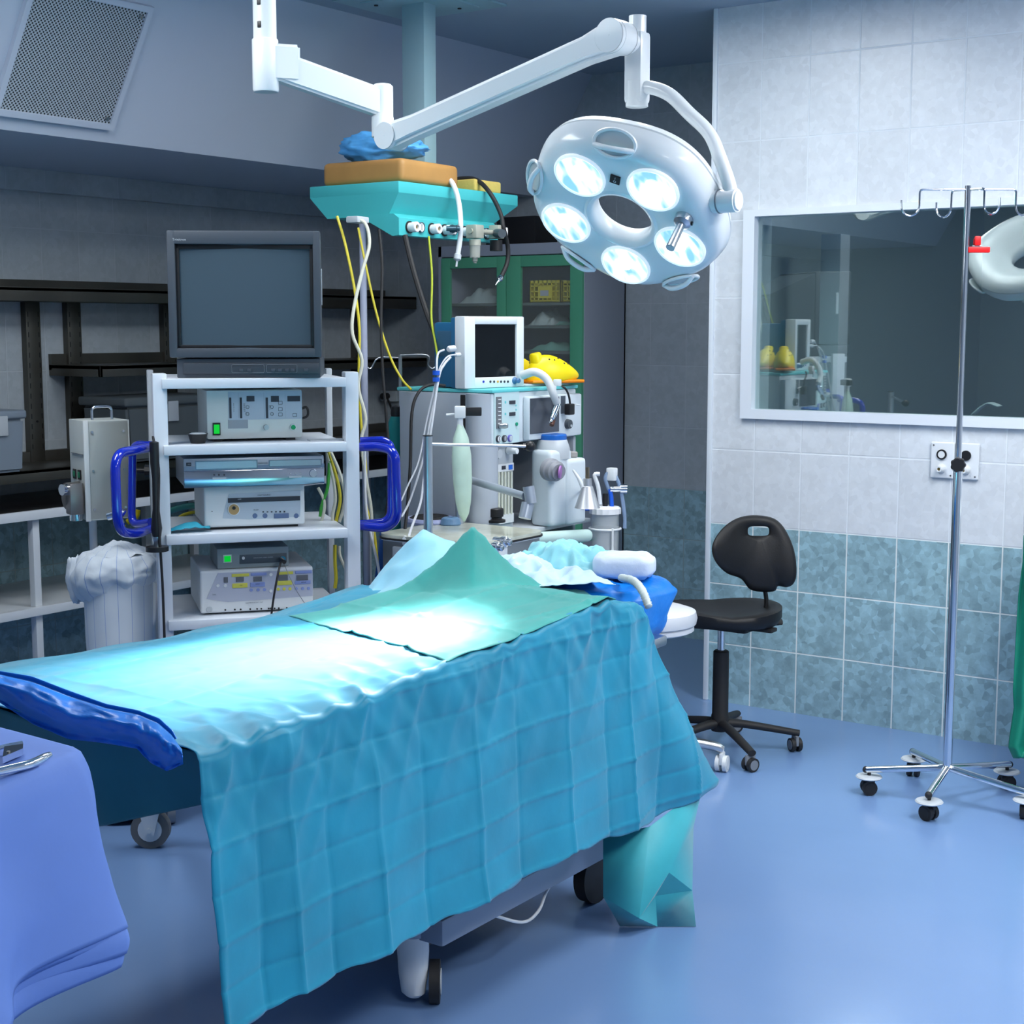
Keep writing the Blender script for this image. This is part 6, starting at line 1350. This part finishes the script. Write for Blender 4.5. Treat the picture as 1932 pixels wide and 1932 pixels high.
# stand of the pump with chrome fittings
m=MB(); c=pb_.l(atd(189,1000,4.88)); c2=V((c.x,c.y,-pp0.z+.03)); m.cyl(V((c.x,.168,c2.z)),V((c.x,.168,ht*.6)),.0125,n=16); m.box(c.x-.16,c.x+.16,.155,.185,c2.z-.01,c2.z+.02,.004); m.box(c.x-.015,c.x+.015,.05,.33,c2.z-.01,c2.z+.02,.004); pb_.part('stand_pole',m,WHITE)
m=MB(); a=atd(203,975,4.66); b=atd(226,968,4.66); m.cyl(pb_.l(a),pb_.l(b),.012,n=16); m.cyl(pb_.l(b),pb_.l(atd(232,972,4.66)),.017,n=18); m.tube([pb_.l(atd(228,975,4.66)),pb_.l(atd(232,988,4.66)),pb_.l(atd(231,1000,4.66))],.006,8,3); pb_.part('chrome_fitting',m,CHROME)
# laundry bag
lb_=Thing('laundry_bag','white sack with faint blue stripes tied over a round bin behind the table','bag',(lambda q:(q.x,q.y,0))(atd(226,1110,4.76)))
zb0=atd(228,1212,4.76).z-.12; zb1=atd(228,1060,4.76).z
def bagmat():
    m=mat('sack_white',(.62,.68,.74),.7,bump=.35,bump_scale=20); nt=m.node_tree; b=nt.nodes['Principled BSDF']; L=nt.links.new
    uv=nt.nodes.new('ShaderNodeTexCoord'); s=nt.nodes.new('ShaderNodeSeparateXYZ'); L(uv.outputs['Object'],s.inputs[0])
    at=nt.nodes.new('ShaderNodeMath'); at.operation='ARCTAN2'; L(s.outputs[1],at.inputs[0]); L(s.outputs[0],at.inputs[1])
    mu=nt.nodes.new('ShaderNodeMath'); mu.operation='MULTIPLY'; mu.inputs[1].default_value=2.6; L(at.outputs[0],mu.inputs[0]); fr=nt.nodes.new('ShaderNodeMath'); fr.operation='FRACT'; L(mu.outputs[0],fr.inputs[0])
    lt_=nt.nodes.new('ShaderNodeMath'); lt_.operation='LESS_THAN'; lt_.inputs[1].default_value=.035; L(fr.outputs[0],lt_.inputs[0])
    mi=nt.nodes.new('ShaderNodeMix'); mi.data_type='RGBA'; mi.inputs[6].default_value=(.62,.68,.74,1); mi.inputs[7].default_value=(.22,.34,.62,1); L(lt_.outputs[0],mi.inputs[0]); L(mi.outputs[2],b.inputs['Base Color']); return m
SK=bagmat()
m=MB()
def bg(u,v):
    a=u*2*math.pi; z=lerp(zb0,zb1+.01,v); r=.110*(1+.008*math.sin(5*a))*(1-.07*(1-v)**2)+.003*nz(math.cos(a)*2,math.sin(a)*2,z*9)
    if v>.88: r*=1-(v-.88)*1.2
    return V((r*math.cos(a),r*math.sin(a),z))
m.grid(bg,64,30); bmesh.ops.remove_doubles(m.b,verts=m.b.verts[:],dist=1e-5); lb_.part('sack',m,SK,ang=180)
m=MB(); hl=cr*-1
def cf_(u,v):
    a=u*2*math.pi; base=V((math.cos(a),math.sin(a),0)); left=max(0,base.dot(hl)); 
    t=v; r=.10+.028*math.sin(t*math.pi)+.012*nz(math.cos(a)*4,math.sin(a)*4,t*5)+.02*left*math.sin(t*math.pi)
    z=zb1+.035-.11*t*(1+.5*left)+.012*nz(math.cos(a)*5,math.sin(a)*5,3+t*2)-.02*base.dot(cr)*0
    return base*r*(1 if t>.02 else .6)+V((0,0,z))
m.grid(cf_,64,18); bmesh.ops.remove_doubles(m.b,verts=m.b.verts[:],dist=1e-5); lb_.part('rolled_cuff',m,SK,ang=180,solid=.004)
m=MB(); m.ball((0,0,0),1,n=26)
for v in m.b.verts:
    d=v.co.normalized(); k=1+.3*nz(d.x*3,d.y*3,d.z*3); v.co=V((d.x*.035*k,d.y*.03*k,d.z*.07*k))
for v in m.b.verts: v.co+=hl*.135+V((0,0,zb1-.055))
lb_.part('loose_flap',m,SK,ang=180)
m=MB(); 
def crn(u,v):
    r=lerp(.10,.0,v); a=u*2*math.pi; return V((r*math.cos(a),r*math.sin(a),zb1+.03+.035*math.sin(v*1.5)+.012*nz(math.cos(a)*4*r*9,math.sin(a)*r*36,v*3)))
m.grid(crn,40,10); bmesh.ops.remove_doubles(m.b,verts=m.b.verts[:],dist=1e-5); lb_.part('gathered_top',m,SK,ang=180)
m=MB(); m.cyl((0,0,.02),(0,0,zb0+.02),.09,n=24); m.lathe([(.135,.02),(.14,.05),(.135,.06),(.0,.06)],n=24); lb_.part('bin_base',m,BLACK)
# yellow and green hoses behind the pump
m=MB(); m.tube([atd(240,985,5.1),atd(256,975,5.1),atd(260,962,5.1)],.010,10,4); m.tube([atd(236,992,5.1),atd(228,1000,5.08)],.004,8); [setattr(v,'co',pb_.I@v.co) for v in m.b.verts]; pb_.part('hose_elbow',m,mat('hose_yellow',(.70,.52,.0),.4),label='yellow hose elbow')
m=MB(); m.tube([atd(262,992,5.3),atd(300,975,5.35),atd(340,958,5.2),atd(404,950,4.98)],.011,10,5); solo('green_hose','teal green hose passing behind the white cart at the left','hose',m,mat('hose_teal',(.0,.20,.17),.4))
m=MB(); m.tube([atd(331,985,5.1),atd(345,972,5.12),atd(375,965,5.15),atd(400,964,5.15)],.006,8,5); solo('cable','yellow cable curving behind the left end of the third cart shelf','cable',m,YEL)
m=MB(); c=atd(268,888,5.2); m.cyl(c-cr*.03,c+cr*.012,.010,n=14); m.cyl(c+cr*.012,c+cr*.045,.022,.018,n=9); [setattr(v,'co',pb_.I@v.co) for v in m.b.verts]; pb_.part('star_knob',m,BLACK)
# ================================================================ CABLES HANGING FROM THE PENDANT
cab('yellow cable hanging from the left end of the pendant down past the right cart post',[(636,408),(650,455),(668,540),(678,620),(677,720),(683,820),(690,880),(690,950),(705,1000),(712,1060)],[5.25,5.15],.0048,YEL)
cab('ivory cable winding down from the pendant beside the white conduit',[(660,414),(688,420),(697,460),(684,510),(668,580),(665,630),(683,680),(676,730),(690,790),(682,830),(690,900),(700,960),(703,1030)],[5.22,5.1],.0062,IVORY)
cab('yellow cable running from the pendant diagonally to the anaesthesia machine',[(676,430),(690,500),(710,590),(735,670),(758,715),(776,735)],[5.4,5.28],.0042,YEL)
cab('thin black cable hanging straight down from the pendant box',[(715,433),(721,500),(719,600),(722,700),(730,800),(735,900),(727,1000),(733,1080)],[5.3,5.25],.0052,RUBBER)
cab('thick black hose running from the pendant behind the patient monitor',[(764,444),(780,510),(805,590),(830,650),(842,675)],[5.3,5.25],.0095,RUBBER,'hose','hose')
cab('thin yellow green cable dropping from the pendant to the monitor',[(809,446),(815,520),(814,600),(822,650),(826,675)],[5.32,5.2],.0038,mat('cable_lime',(.35,.42,.02),.5))
cab('black cable curving from the machine top down its left side',[(840,728),(812,726),(790,740),(777,780),(774,880),(768,960),(764,1000)],[5.15,5.0],.0055,RUBBER)
m=MB(); a=atd(684,415,5.45); b=atd(690,1130,5.45); m.cyl(a,V((a.x,a.y,.02)),.0125,n=14); solo('conduit','straight pale lilac conduit standing behind the cables','conduit',m,mat('conduit_lilac',(.40,.43,.56),.4))
cab('grey cable crossing down to the right of the cart post',[(688,850),(690,950),(700,1010),(712,1060),(718,1100)],[4.98,4.9],.0045,LD)
m=MB(); m.tube([atd(725,1000,5.3),atd(722,1040,5.3),atd(715,1090,5.3)],.022,12,4,sy=.35); solo('blue_strap','dark blue strap hanging behind the blue cart handle','strap',m,mat('navy_strap',(.02,.09,.32),.5))
